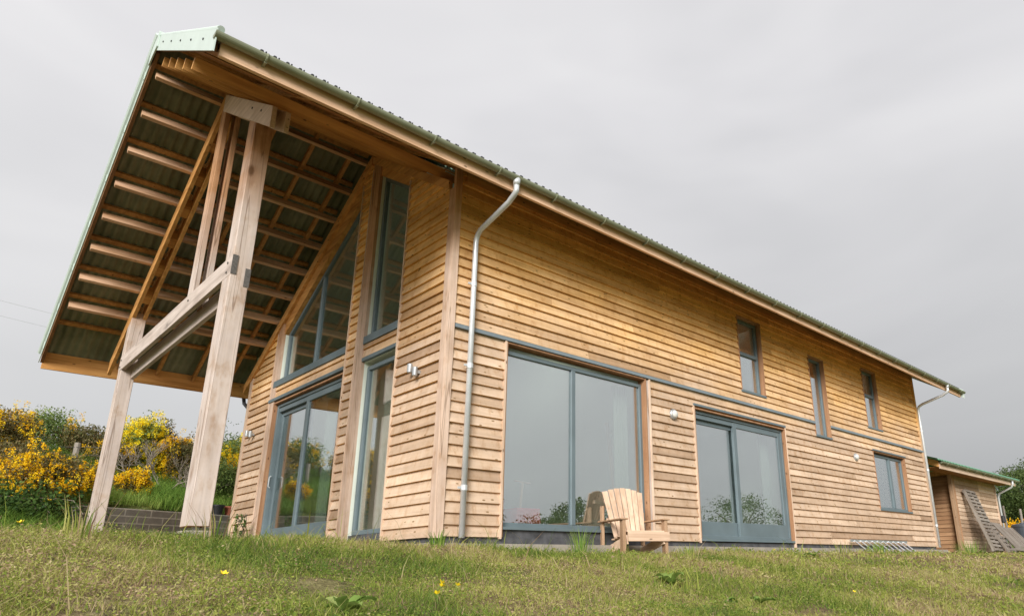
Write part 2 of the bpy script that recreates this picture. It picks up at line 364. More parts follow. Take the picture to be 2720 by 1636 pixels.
def cladding(name, plane, u0, u1, z0, z1, ops, mat, lim=None, seed=1):
    rg = random.Random(seed); mb = MB(); z = z0
    while z < z1 - .01:
        zn = min(z + EX, z1)
        joints = [u0 - .01]; 
        while joints[-1] < u1: joints.append(joints[-1] + rg.uniform(1.6, 4.8))
        tones = [min(1, max(0, rg.gauss(.5, .27))) for _ in joints]
        dd = [rg.uniform(-.003, .004) for _ in joints]
        cuts = sorted({z, zn} | {e for o in ops for e in o[2:4] if z < e < zn})
        for za, zb in zip(cuts[:-1], cuts[1:]):
            top = zb + (.012 if zb == zn and zn < z1 else 0)
            for (p, q) in free(u0, u1, ops, za, zb):
                for j in range(len(joints) - 1):
                    a = max(p, joints[j] + .0015); b = min(q, joints[j + 1] - .0015)
                    if b - a < .01: continue
                    ab = at_ = a; bb = bt = b
                    if lim:
                        ab = max(a, lim(za)[0]); bb = min(b, lim(za)[1]); at_ = max(a, lim(top)[0]); bt = min(b, lim(top)[1])
                        if bb <= ab: continue
                        if bt <= at_: at_ = bt = min(max((at_ + bt) / 2, ab), bb)
                    k = dd[j]
                    do = lambda zz: .045 - .033 * (zz - z) / EX + k
                    prism(mb, plane, ab, bb, at_, bt, -.004, do(za), -.004, do(top) , za, top, 0, tones[j])
        z = zn
    return mb.build(name, mat, house)
def core(plane, u0, u1, z0, z1, ops, lim=None, th=.22, mb=None):
    cuts = sorted({z0, z1} | {e for o in ops for e in o[2:4] if z0 < e < z1})
    if lim:
        cuts = sorted(set(cuts) | {z0 + .3 * i for i in range(int((z1 - z0) / .3) + 1)} | {z1})
    for za, zb in zip(cuts[:-1], cuts[1:]):
        for (p, q) in free(u0, u1, ops, za, zb):
            ab, bb, at_, bt = p, q, p, q
            if lim:
                ab = max(p, lim(za)[0]); bb = min(q, lim(za)[1]); at_ = max(p, lim(zb)[0]); bt = min(q, lim(zb)[1])
                if bb <= ab: continue
                if bt <= at_: at_ = bt = min(max((at_ + bt) / 2, ab), bb)
            prism(mb, plane, ab, bb, at_, bt, -th, -.006, -th, -.006, za, zb, 0, .5)

# openings (u0, u1, z0, z1)
OPF_LO = [(.88, 3.742, -.01, 2.53), (4.92, 7.92, -.01, 2.27), (9.25, 9.98, 2.25, 2.60), (12.08, 14.02, .80, 2.25)]
OPF_UP = [(6.47, 7.33, 2.79, 4.37), (9.25, 9.98, 2.58, 4.12), (12.0, 12.86, 2.80, 4.37)]
OPG = [(1.24, 2.25, -.01, 2.56), (2.83, 5.60, -.01, 2.56), (1.24, 2.25, 2.83, 7.), (2.83, 5.60, 2.83, 7.)]
OPG_POST = [(2.25, 2.49, -.2, 7.0), (5.60, 5.82, -.2, 7.0)]
glim = lambda z: (max(.0, RY - (RZ - .50 - z) / SL), min(WID, RY + (RZ - .50 - z) / SL)) if z > 3.2 else (.0, WID)
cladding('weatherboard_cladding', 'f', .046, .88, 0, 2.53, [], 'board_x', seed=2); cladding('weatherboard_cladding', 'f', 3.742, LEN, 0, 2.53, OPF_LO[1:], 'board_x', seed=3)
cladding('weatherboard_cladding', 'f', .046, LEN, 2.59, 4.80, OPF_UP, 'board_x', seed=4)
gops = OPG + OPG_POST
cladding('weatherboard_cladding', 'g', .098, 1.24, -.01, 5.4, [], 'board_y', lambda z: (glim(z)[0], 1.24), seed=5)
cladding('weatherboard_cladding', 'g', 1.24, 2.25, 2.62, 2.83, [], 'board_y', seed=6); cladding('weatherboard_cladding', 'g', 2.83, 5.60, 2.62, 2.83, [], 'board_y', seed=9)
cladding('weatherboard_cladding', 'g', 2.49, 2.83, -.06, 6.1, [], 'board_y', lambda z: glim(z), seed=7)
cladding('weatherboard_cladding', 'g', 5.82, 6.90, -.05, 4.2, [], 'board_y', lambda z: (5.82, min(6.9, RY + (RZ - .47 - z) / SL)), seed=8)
mb = MB()
core('f', .2, LEN, -.1, 4.86, OPF_LO + OPF_UP + [(.88, 3.68, -.2, -.01 + .02)], mb=mb)
core('b', .0, LEN, -.1, 3.7, [], mb=mb)
core('g', .02, WID, -.1, 6.1, OPG, glim, mb=mb)
z = -.1
for z in [(-.1 + .3 * i) for i in range(21)]:      # far end wall
    a, b = (0, WID) if z < 3.3 else (max(0, RY - (RZ - .3 - z) / SL), min(WID, RY + (RZ - .3 - z) / SL))
    if b > a: mb.box(LEN - .2, LEN - .003, a + .05, b - .05, z, z + .3, 0, .5)
mb.build('wall', 'inner', house)
# interior: floor slab, upper floor, partitions
mb = MB(); mb.box(.22, LEN - .2, .22, WID - .2, -.12, .12, 0, .4); mb.build('floor_slab', 'floor', house)
mb = MB(); mb.box(5.2, LEN - .21, .95, WID - .21, 2.44, 2.62); mb.box(4.95, 5.2, .23, WID - .21, .12, 5.0); mb.box(8.3, 8.42, .23, WID - .21, .12, 2.44); mb.box(8.6, 8.72, .23, 5.6, 2.62, 4.8); mb.box(11.2, 11.3, .23, 5.6, 2.62, 4.8)
mb.box(5.2, 15.1, 3.3, 3.4, .12, 2.44); mb.box(5.2, 15.1, 3.3, 3.4, 2.62, 5.4)
mb.build('partition', 'inner', house)
# corner boards and trims
mb = MB()
pbox(mb, 'g', .0, .098, .0, .052, -.02, 4.50, 0, .6); mb.build('corner_board', 'cornerz', house)
mb = MB(); pbox(mb, 'f', -.052, .046, .0, .056, -.022, 4.78, 0, .9); mb.build('corner_board', 'cornerz', house)
mb = MB(); pbox(mb, 'f', LEN - .06, LEN + .05, .0, .052, -.02, 4.74, 0, .4); mb.build('corner_trim', 'board_z', house)
mb = MB(); pbox(mb, 'g', 6.90, 7.02, .0, .05, -.1, 3.42, 0, .4); mb.build('corner_trim', 'trim_z', house)
# slope helpers
def slab_slope(mb, x0, x1, ya, yb, oa, ob, mi=0, r=None):
    """member following the roof between y=ya and y=yb (one slope), vertical offsets oa (top) .. ob (bottom) below the roof surface"""
    y0, y1 = min(ya, yb), max(ya, yb)
    mb.hexa([(x0, y0, zt(y0) - ob), (x1, y0, zt(y0) - ob), (x1, y1, zt(y1) - ob), (x0, y1, zt(y1) - ob), (x0, y0, zt(y0) - oa), (x1, y0, zt(y0) - oa), (x1, y1, zt(y1) - oa), (x0, y1, zt(y1) - oa)], mi, r)
CS, SN = 1 / math.hypot(1, SL), SL / math.hypot(1, SL)
def cross_member(mb, x0, x1, yb, offb, w, h, r=None):
    """purlin square to the slope: bottom centre at y=yb and vertical offset offb below the roof surface"""
    s = 1 if yb > RY else -1
    base = Vector((0, yb, zt(yb) - offb)); n = Vector((0, s * SN, CS)); tt = Vector((0, s * CS, -SN))
    q = []
    for k in (0, h):
        for x, a in ((x0, -w / 2), (x1, -w / 2), (x1, w / 2), (x0, w / 2)):
            p = base + n * k + tt * (a * s); q.append((x, p.y, p.z))
    mb.hexa(q, 0, r)
for k in range(8):
    mb = MB(); cross_member(mb, -3.12, .02, 2.74 + .522 * k, .40, .05, .155); mb.build('purlin', 'purlin', house)
for k in range(5):
    mb = MB(); h = .13 if k < 4 else .135
    cross_member(mb, -3.12, .02 if k < 4 else .3, 2.45 - .508 * k, .44 if k < 4 else .425, .05, h); mb.build('purlin', 'fresh_x', house)
for k in range(9):
    y = 2.82 + .522 * k
    mb = MB(); cross_member(mb, -3.15, -.02, y, .115, .075, .05); mb.build('batten', 'batten', house)
for k in range(6):
    mb = MB(); cross_member(mb, -3.15, -.02, 2.28 - .512 * k, .115, .075, .05); mb.build('batten', 'batten', house)
for x in (-2.1, -1.5, -.9, -.3):
    mb = MB(); slab_slope(mb, x - .028, x + .028, RY + .04, 7.62, .118, .215); mb.build('counter_rafter', 'batten', house)
    mb = MB(); slab_slope(mb, x - .028, x + .028, -.75, RY - .04, .118, .215); mb.build('counter_rafter', 'batten', house)
# gable rake: rafters tight to the gable wall
mb = MB(); slab_slope(mb, -.075, .0, RY, 7.3, .42, .60); mb.build('rake_rafter', 'fresh_y', house)
mb = MB(); slab_slope(mb, -.02, .1, RY + .06, 5.60, .602, .84); mb.build('rake_board', 'fresh_y', house)
mb = MB(); slab_slope(mb, -.06, .0, .12, RY, .42, .56); mb.build('rake_rafter', 'fresh_y', house)
mb = MB(); slab_slope(mb, -.018, .1, 1.24, RY - .06, .562, .72); mb.build('rake_board', 'fresh_y', house)
# ridge post, side post of glazing
mb = MB(); pbox(mb, 'g', 2.252, 2.488, -.1, .045, -.09, 6.02, 0, .5); mb.build('post', 'cornerz', house)
mb = MB(); pbox(mb, 'g', 5.602, 5.818, -.1, .045, -.09, 4.05, 0, .55); mb.build('post', 'cornerz', house)
# thin light edge trims on the gable
for q in ((1.213, 1.238, .005, .05, -.1, 5.15), (2.803, 2.828, .005, .05, -.1, 5.75), (2.49, 2.505, .03, .052, -.1, 5.9), (5.82, 5.835, .03, .055, -.1, 3.9)):
    mb = MB(); pbox(mb, 'g', *q, 0, .9); mb.build('edge_trim', 'trim_z', house)
for (u, z0, z1) in ((.862, -.02, 2.525), (3.755, -.02, 2.525), (4.905, -.02, 2.27), (7.935, -.1, 2.27)):
    mb = MB(); pbox(mb, 'f', u - .014, u + .014, .004, .052, z0, z1, 0, .9); mb.build('edge_trim', 'trim_z', house)
mb = MB(); pbox(mb, 'f', 3.68, 3.741, -.12, .035, .02, 2.5, 0, .5); mb.build('jamb_board', 'postz', house)
# floor-line flashing band
mb = MB(); pbox(mb, 'f', .06, 9.25, .0, .058, 2.534, 2.582); mb.build('flashing', 'band', house)
mb = MB(); pbox(mb, 'f', 9.98, LEN + .02, .0, .058, 2.534, 2.582); mb.build('flashing', 'band', house)
# slate plinth and footing
mb = MB(); mb.box(.03, LEN - .03, -.01, .2, -.19, -.006); mb.box(-.012, .03, .02, 6.95, -.19, -.012); mb.build('plinth', 'slate', house)
mb = MB(); mb.box(.9, 3.66, .01, .12, -.005, .094); mb.build('plinth_board', 'slate', house); mb = MB(); mb.box(.012, .12, 1.25, 2.25, -.005, .094); mb.build('plinth_board', 'slate', house)
mb = MB(); mb.box(-.1, LEN + .1, -.26, 0.0, -.6, -.085); mb.box(-.25, -.1, -.26, 7., -.6, -.085); mb.box(-.1, .0, .0, 7., -.6, -.19); mb.build('footing', 'concrete', house)

# windows -----------------------------------------------------------
def inset(poly, d):
    n = len(poly); out = []
    for i in range(n):
        p0, p1, p2 = Vector(poly[i - 1]), Vector(poly[i]), Vector(poly[(i + 1) % n])
        e1 = (p1 - p0).normalized(); e2 = (p2 - p1).normalized()
        n1 = Vector((-e1.y, e1.x)); n2 = Vector((-e2.y, e2.x)); k = (n1 + n2); k = k / (1 + n1.dot(n2))
        out.append(tuple(p1 + k * d))
    return out
def ringp(mb, plane, poly, fw, d0, d1, r=None):
    ins = inset(poly, fw); n = len(poly)
    for i in range(n):
        a, b, c, d = poly[i], poly[(i + 1) % n], ins[(i + 1) % n], ins[i]
        q = [P(plane, *(p[0], d0, p[1])) for p in (a, b, c, d)] + [P(plane, *(p[0], d1, p[1])) for p in (a, b, c, d)]
        mb.hexa(q, 0, r)
    return ins
def pane(plane, poly, dd, parent, name='pane'):
    n = len(poly); mb = MB()
    vs = [P(plane, p[0], dd, p[1]) for p in poly] + [P(plane, p[0], dd - .012, p[1]) for p in poly]
    mb.add(vs, [tuple(range(n)), tuple(range(2 * n - 1, n - 1, -1))] + [(i, i + n, (i + 1) % n + n, (i + 1) % n) for i in range(n)])
    return mb.build(name, 'glass_gable' if plane == 'g' else 'glass', parent)
def rect(u0, u1, z0, z1): return [(u0, z0), (u1, z0), (u1, z1), (u0, z1)]
def window(plane, poly, fw=.06, d=(-.12, -.055), mull=(), trans=(), sill=None, name='window', lining=None, label=None, bars=.06):
    mb = MB(); ins = ringp(mb, plane, poly, fw, *d, r=.5)
    us = [p[0] for p in ins]; zs = [p[1] for p in ins]
    def ztop(u):
        c = []
        for i in range(len(ins)):
            a, b = ins[i], ins[(i + 1) % len(ins)]
            if abs(a[0] - b[0]) > 1e-6 and min(a[0], b[0]) - 1e-6 <= u <= max(a[0], b[0]) + 1e-6:
                c.append(a[1] + (b[1] - a[1]) * (u - a[0]) / (b[0] - a[0]))
        return min(c), max(c)
    cells = []; edges = [min(us)] + [e for m_ in mull for e in (m_ - bars / 2, m_ + bars / 2)] + [max(us)]
    for m_ in mull:
        a, b = ztop(m_ - bars / 2), ztop(m_ + bars / 2)
        prism(mb, plane, m_ - bars / 2, m_ + bars / 2, m_ - bars / 2, m_ + bars / 2, d[0] + .002, d[1] + .004, d[0] + .002, d[1] + .004, min(zs), min(a[1], b[1]), 0, .5)
    for t_ in trans: pbox(mb, plane, min(us), max(us), d[0] + .002, d[1] + .006, t_ - .035, t_ + .035, 0, .5)
    w_ = mb.build(name, 'frame', house, bevel=.004)
    if label: w_['label'] = label
    for i in range(0, len(edges), 2):
        a, b = edges[i], edges[i + 1]
        za, zb = ztop(a + 1e-4), ztop(b - 1e-4)
        if trans:
            zc = [min(zs)] + [e for t_ in trans for e in (t_ - .035, t_ + .035)] + [max(zs)]
            for j in range(0, len(zc), 2): pane(plane, rect(a, b, zc[j], zc[j + 1]), d[0] + .035, w_)
        else: pane(plane, [(a, za[0]), (b, zb[0]), (b, zb[1]), (a, za[1])], d[0] + .035, w_)
    if sill:
        mb = MB(); pbox(mb, plane, *sill); mb.build('sill', 'frame', w_)
    if lining:   # timber lining boards of the reveal
        u0, u1, z0, z1, t0 = lining; mb = MB()
        for q in ((u0, u0 + t0, -.12, .04, z0, z1), (u1 - t0, u1, -.12, .04, z0, z1)): pbox(mb, plane, *q, 0, .2)
        pbox(mb, plane, u0 + t0, u1 - t0, -.12, .035, z1 - t0, z1, 0, .3); mb.build('reveal', 'reveal', w_)
    return w_
WB = 'window with blue-grey frame '
window('f', rect(.9, 3.66, .13, 2.44), .055, mull=(2.17,), sill=(.9, 3.66, -.055, .03, .095, .128), lining=(.876, 3.68, .0, 2.528, .022), label='very wide two-pane ground-floor window', bars=.075)
window('f', rect(6.50, 7.30, 2.83, 4.34), .055, trans=(3.62,), sill=(6.47, 7.33, -.055, .05, 2.79, 2.828), lining=(6.47, 7.33, 2.83, 4.37, .025), label='first of the upper windows with a transom, nearest the canopy')
window('f', rect(9.28, 9.95, 2.30, 4.09), .05, sill=(9.25, 9.98, -.055, .055, 2.26, 2.298), lining=(9.25, 9.98, 2.30, 4.12, .025), label='tall narrow single-pane window that interrupts the grey band')
window('f', rect(12.03, 12.83, 2.84, 4.34), .05, trans=(3.70,), sill=(12.0, 12.86, -.055, .05, 2.80, 2.838), lining=(12.0, 12.86, 2.84, 4.37, .025), label='far upper window with a transom')
window('f', rect(12.11, 13.99, .85, 2.20), .06, mull=(13.2,), sill=(12.08, 14.02, -.055, .05, .81, .848), lining=(12.08, 14.02, .85, 2.25, .025), label='two-pane ground-floor window near the far corner', bars=.10)
mb = MB()
pbox(mb, 'f', 12.05, 14.05, .0, .06, 2.252, 2.285); mb.build('flashing', 'frame', house)
rk = lambda u, o: zt(u) - o
window('g', [(1.26, .10), (2.25, .10), (2.25, 2.50), (1.26, 2.50)], .06, label='lower narrow window right of the ridge post', sill=(1.24, 2.25, -.05, .045, 2.565, 2.618))
window('g', [(1.26, 2.95), (2.25, 2.95), (2.25, rk(2.25, .72)), (1.26, rk(1.26, .72))], .055, label='upper narrow sloped-top window right of the ridge post', sill=(1.24, 2.25, -.1, .05, 2.832, 2.945))
window('g', [(2.85, 2.95), (5.58, 2.95), (5.58, rk(5.58, .84)), (2.85, rk(2.85, .84))], .055, mull=(4.27,), label='large trapezoid gable window above the sliding door', sill=(2.83, 5.72, -.1, .055, 2.832, 2.945))

# sliding doors -----------------------------------------------------
def sliding(plane, u0, u1, z0, z1, um, swap, label, lining, lintel):
    """outer frame, fixed leaf set back, sliding leaf in front"""
    mb = MB(); ringp(mb, plane, rect(u0, u1, z0, z1), .055, -.16, -.02, .5)
    d = mb.build('sliding_door', 'frame', house, bevel=.004); d['label'] = label
    mb = MB(); pbox(mb, plane, *lintel); mb.build('lintel_flashing', 'frame', d)
    a0, a1 = (u0 + .05, um + .05), (um - .06, u1 - .05)
    leaves = (a1, a0) if swap else (a0, a1)        # (fixed, sliding)
    for k, (lu0, lu1) in enumerate(leaves):
        dd = (-.15, -.10) if k == 0 else (-.092, -.04)
        lz1 = z1 - (.14 if k == 0 else .055) ; lz0 = z0 + .05
        mb = MB(); sw = .07 if k == 0 else .10
        pbox(mb, plane, lu0, lu0 + sw, *dd, lz0, lz1); pbox(mb, plane, lu1 - sw, lu1, *dd, lz0, lz1)
        pbox(mb, plane, lu0 + sw, lu1 - sw, *dd, lz0, lz0 + .24); pbox(mb, plane, lu0 + sw, lu1 - sw, *dd, lz1 - sw, lz1)
        if k == 0: pbox(mb, plane, lu0, lu1, -.155, -.045, lz1 + .003, z1 - .056)
        lf = mb.build('door_leaf', 'frame', d, bevel=.003)
        pn = pane(plane, rect(lu0 + sw, lu1 - sw, lz0 + .24, lz1 - sw), dd[0] + .03, lf)
        pn.parent = d
        if k == 1:
            mb = MB(); hu = lu0 + .05 if (swap != (plane == 'f')) else lu1 - .05
            hu = lu1 - .05
            if plane == 'f': continue
            hu = u1 - .085
            mb.tube([P(plane, hu, -.04, z0 + .98), P(plane, hu, -.012, z0 + 1.0), P(plane, hu, -.012, z0 + 1.16), P(plane, hu, -.04, z0 + 1.18)], .009, 8)
            mb.build('door_handle', 'pipe', d)
    u0l, u1l, zl = lining
    mb = MB(); pbox(mb, plane, u0l, u0l + .022, -.14, .045, z0, zl, 0, .2); pbox(mb, plane, u1l - .022, u1l, -.14, .045, z0, zl, 0, .2); pbox(mb, plane, u0l + .022, u1l - .022, -.14, .04, zl - .022, zl, 0, .3)
    mb.build('reveal', 'reveal', d)
    mb = MB(); pbox(mb, plane, u0 - .01, u1 + .01, -.1, .05, z0 - .04, z0 - .002); mb.build('threshold', 'frame', d)
sliding('f', 4.945, 7.895, .05, 2.22, 6.25, False, 'sliding door in the long wall', (4.92, 7.92, 2.245), (4.90, 7.94, .0, .062, 2.272, 2.31))
sliding('g', 2.86, 5.57, .05, 2.50, 4.28, True, 'sliding door in the gable end', (2.83, 5.60, 2.53), (2.83, 5.84, -.02, .062, 2.565, 2.618))

# canopy truss ------------------------------------------------------
def truss_rafters():
    for (x0, x1) in ((-2.304, -2.25), (-2.15, -2.096)):
        mb = MB(); slab_slope(mb, x0, x1,   .29, RY, .445, .73, 0, .8); mb.build('truss_rafter', 'trim_y', house, bevel=.003)
        mb = MB(); slab_slope(mb, x0, x1, RY, 7.25, .405, .66, 0, .3); mb.build('truss_rafter', 'fresh_y', house, bevel=.003)
    for y in [3.1 + .52 * i for i in range(6)]:
        mb = MB(); slab_slope(mb, -2.249, -2.151, y, y + .14, .43, .60); mb.build('spacer', 'fresh_x', house)
truss_rafters()
mb = MB(); mb.box(-2.30, -2.10, .86, 1.14, .09, zt(.86) - .44, 0, .6); mb.build('post', 'postz', house, bevel=.006)
mb = MB(); mb.box(-2.30, -2.10, 6.07, 6.28, .06, zt(6.28) - .42, 0, .55); mb.build('post', 'postz', house, bevel=.006)
mb = MB(); mb.box(-2.33, -2.07, .84, 1.16, -.5, .05); mb.build('post_base', 'concrete', house, bevel=.01)
mb = MB(); mb.box(-2.33, -2.07, 6.04, 6.31, -.5, .03); mb.build('post_base', 'concrete', house, bevel=.01)
for q in ((.98, 1.04, .06, .095), (6.15, 6.2, .04, .065)):
    mb = MB(); mb.box(-2.22, -2.16, *q); mb.build('steel_shoe', 'pipe', house)
for (x0, x1) in ((-2.303, -2.247), (-2.153, -2.097)):
    mb = MB(); zl = (2.82, 3.07) if x0 < -2.2 else (2.70, 2.94)
    mb.box(x0, x1, .857, 6.277, *zl, 0, .8); mb.build('tie_beam', 'post_y', house, bevel=.004)
    mb = MB(); mb.box(x0 - .001, x1 + .001, .851, .8565, zl[0] + .01, zl[1] - .008); mb.build('beam_end', 'grain_dark', house)
for (x0, x1) in ((-2.298, -2.235), (-2.165, -2.101)):
    mb = MB(); mb.box(x0, x1, 2.40, 2.62, 2.90, zt(2.55) - .50, 0, .6); mb.build('king_post', 'postz', house, bevel=.003)
for (y, z_) in ((1.0, 3.0), (1.0, 2.88), (6.17, 3.0), (6.17, 2.88), (2.5, 2.98), (.7, 5.0), (1.1, 5.15)):
    zz = z_ if z_ < 4 else zt(y) - .55
    mb = MB(); mb.lathe((-2.303, y, zz), [(.014, 0), (.014, .010)], 8, axis=(-1, 0, 0)); mb.build('bolt_head', 'grain_dark', house)

# roof --------------------------------------------------------------
def roof_sheet(y0, y1, name):
    pitch, amp, n = .122, .021, 8
    nx = int((XE - XV) / pitch * n); xs = np.linspace(XV + .02, XE, nx)
    rows = np.linspace(y0, y1, 6) if y1 > RY else np.array([y0, -.3, .6, 2.1, 2.3, y1])
    hole = lambda x, ym: y1 < RY and .6 < ym < 2.1 and (.9 < x < 4.4 or 6.2 < x < 8.2 or 12 < x < 14.5)  # unseen openings added to let daylight into the rooms
    vs = []; fs = []; mi = []
    for layer, off in ((0, .0), (1, .009)):
        for y in rows:
            for x in xs: vs.append((x, y, zt(y) - .028 - off + amp * math.cos(2 * math.pi * x / pitch)))
    nr = len(rows); L = nr * nx
    for j in range(nr - 1):
        for i in range(nx - 1):
            if hole(xs[i], (rows[j] + rows[j + 1]) / 2): continue
            a = j * nx + i; fs.append((a, a + 1, a + nx + 1, a + nx)); mi.append(0)
            a += L; fs.append((a + nx, a + nx + 1, a + 1, a)); mi.append(1)
    for i in range(nx - 1):
        for j in (0, nr - 1): a = j * nx + i; fs.append((a, a + L, a + L + 1, a + 1)); mi.append(0)
    me = bpy.data.meshes.new(name); me.from_pydata(vs, [], fs); me.materials.append(M['roof_top']); me.materials.append(M['roof_under'])
    me.polygons.foreach_set('material_index', mi); me.polygons.foreach_set('use_smooth', [True] * len(fs)); me.update()
    o = bpy.data.objects.new(name, me); COL.objects.link(o); o.parent = house; return o
roof_sheet(-.97, RY - .005, 'roof_sheet'); roof_sheet(RY + .005, 7.78, 'roof_sheet')
mb = MB()   # fixing caps standing on the crests near the eaves
for i in range(-23, 137):
    for y, r_, h_ in ((-.90, .019, .030), (-.86, .010, .052)):
        mb.lathe((i * .122 + (0 if r_ > .015 else .045), y, zt(y) - (.008 if r_ > .015 else .03)), [(r_, 0), (r_, h_ * .6), (r_ * .6, h_)], 6, axis=(0, -SN, CS))
fx = mb.build('roof_fixings', 'black', house); fx['kind'] = 'stuff'
mb = MB()
for s in (-1, 1):
    y0, y1 = RY, RY + s * .2
    a, b = min(y0, y1), max(y0, y1)
    mb.hexa([(XV - .02, a, zt(a) + .012), (XE, a, zt(a) + .012), (XE, b, zt(b) + .012), (XV - .02, b, zt(b) + .012), (XV - .02, a, zt(a) + .026), (XE, a, zt(a) + .026), (XE, b, zt(b) + .026), (XV - .02, b, zt(b) + .026)])
mb.tube([(XV - .02, RY, zt(RY) + .03), (XE, RY, zt(RY) + .03)], .05, 10)
mb.build('ridge_cap', 'pale', house)
# verge flashings (front verge)
def verge(y0, y1, lo, name='verge_flashing'):
    mb = MB(); slab_slope(mb, XV - .012, XV - .001, y0, y1, -.03, lo, 0, .5)
    ym, a, b = (y0 + y1) / 2, min(y0, y1), max(y0, y1)
    mb.tube([(XV + (.02 if y1 <= RY else -.005), a, zt(a) + .022), (XV + (.02 if y1 <= RY else -.005), b, zt(b) + .022)], .034 if y1 <= RY else .05, 10, r=.5)
    o = mb.build(name, 'pale', house); return o
v1 = verge(-.96, RY, .235); v2 = verge(RY, 7.78, .16)
for i in range(5):
    y = -.45 + i * .62; mb = MB(); mb.lathe((XV - .012, y, zt(y) - .10), [(.014, 0), (.010, .01)], 8, axis=(-1, 0, 0)); mb.build('screw', 'black', v1)
for i in range(7):
    y = 3.0 + i * .75; mb = MB(); mb.box(XV - .018, XV - .011, y, y + .03, zt(y) - .16, zt(y) + .02); mb.build('overlap_strip', 'pale', v2)
mb = MB(); slab_slope(mb, XV + .003, XV + .045, -.82, RY, .09, .22); mb.build('barge_board', 'brown', house)
mb = MB(); slab_slope(mb, XV + .003, XV + .045, RY, 7.66, .09, .26); mb.build('barge_board', 'brown', house)
# end cap at the apex
mb = MB(); mb.hexa([(XV - .03, RY - .16, zt(RY - .16) - .17), (XV - .013, RY - .16, zt(RY - .16) - .17), (XV - .013, RY + .22, zt(RY + .22) - .22), (XV - .03, RY + .22, zt(RY + .22) - .22),
              (XV - .03, RY - .16, zt(RY - .16) + .05), (XV - .013, RY - .16, zt(RY - .16) + .05), (XV - .013, RY + .22, zt(RY + .22) + .05), (XV - .03, RY + .22, zt(RY + .22) + .05)])
mb.build('apex_flashing', 'pale', house)
# far verge
mb = MB(); slab_slope(mb, XE + .001, XE + .012, -.96, RY, -.03, .22); slab_slope(mb, XE + .001, XE + .012, RY, 7.78, -.03, .22); mb.build('verge_flashing', 'pale', house)
# eaves: fascia, soffit, gutter
mb = MB(); mb.box(XV + .06, XE - .05, -.872, -.83, 4.205, 4.415, 0, .75); mb.build('fascia', 'fascia', house)
mb = MB(); mb.box(XV + .03, XE - .05, 7.66, 7.70, 3.02, 3.31, 0, .5); mb.build('fascia', 'fresh_x', house)
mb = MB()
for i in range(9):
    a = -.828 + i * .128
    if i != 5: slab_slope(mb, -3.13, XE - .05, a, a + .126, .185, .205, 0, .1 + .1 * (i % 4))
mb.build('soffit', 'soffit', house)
mb = MB(); slab_slope(mb, .3, XE - .05, -.19, -.06, .150, .172); mb.build('slot_shade_strip', 'black', house)  # black strip standing in for the shade inside the soffit slot
mb = MB(); slab_slope(mb, .0, LEN, RY + .01, 6.9, .24, .30, 0, .5); slab_slope(mb, .0, LEN, 2.1, RY - .01, .24, .30, 0, .5); slab_slope(mb, .0, LEN, .33, .6, .24, .30, 0, .5)
for a, b in ((0, .9), (4.4, 6.2), (8.2, 12), (14.5, LEN)): slab_slope(mb, a, b, .6, 2.1, .24, .30, 0, .5)
for a, b in ((.9, 4.4), (6.2, 8.2), (12, 14.5)):
    mbr = MB(); slab_slope(mbr, a, b, .6, 2.1, -.02, -.008); mbr.build('added_rooflight', 'glass', house)  # unseen panes added over the openings that brighten the interior
mb.build('ceiling', 'inner', house)
mb = MB(); slab_slope(mb, .12, LEN + .0, -.06, -.004, .21, .33, 0, .3); mb.build('frieze_board', 'fresh_x', house)
def gutter(x0, x1, y, z, s, parent, mat='gutter', rad=.055):
    mb = MB(); prof = []
    n = 10
    for k in range(n + 1):
        a = math.pi + math.pi * k / n; prof.append((rad * math.cos(a), rad * math.sin(a)))
    inn = [(p[0] * .93, p[1] * .93) for p in prof]
    vs = []; 
    for x in (x0, x1):
        for q in prof + inn[::-1]: vs.append((x, y + q[0], z + q[1]))
    m_ = len(prof) * 2; fs = [(k, (k + 1) % m_, (k + 1) % m_ + m_, k + m_) for k in range(m_)]
    h = len(prof)
    fs += [(k, k + 1, m_ - 2 - k, m_ - 1 - k) for k in range(h - 1)] + [(k + m_, m_ + m_ - 1 - k, m_ + m_ - 2 - k, k + 1 + m_) for k in range(h - 1)]
    mb.add(vs, fs)
    for x in (x0, x1 - .01):   # stop ends
        mb.add([(x, y + q[0], z + q[1]) for q in prof] + [(x + .01, y + q[0], z + q[1]) for q in prof], [tuple(range(h))[::-1], tuple(range(h, 2 * h))])
    o = mb.build('gutter', mat, parent, smooth=False)
    bx = x0 + .45
    while bx < x1 - .1:
        mb = MB(); mb.tube([(bx, y + 1.08 * rad * math.cos(math.pi + math.pi * k / 8), z + 1.08 * rad * math.sin(math.pi + math.pi * k / 8)) for k in range(9)], .010, 6)
        mb.box(bx - .012, bx + .012, y - .01, y + s * (rad + .03), z - rad - .018, z - rad - .002) if s > 0 else None
        mb.build('gutter_bracket', mat, o); bx += .92
    return o
gutter(XV - .02, XE + .06, -.945, 4.362, 1, house)
gutter(XV + .02, XE, 7.78, 3.28, -1, house, 'black')
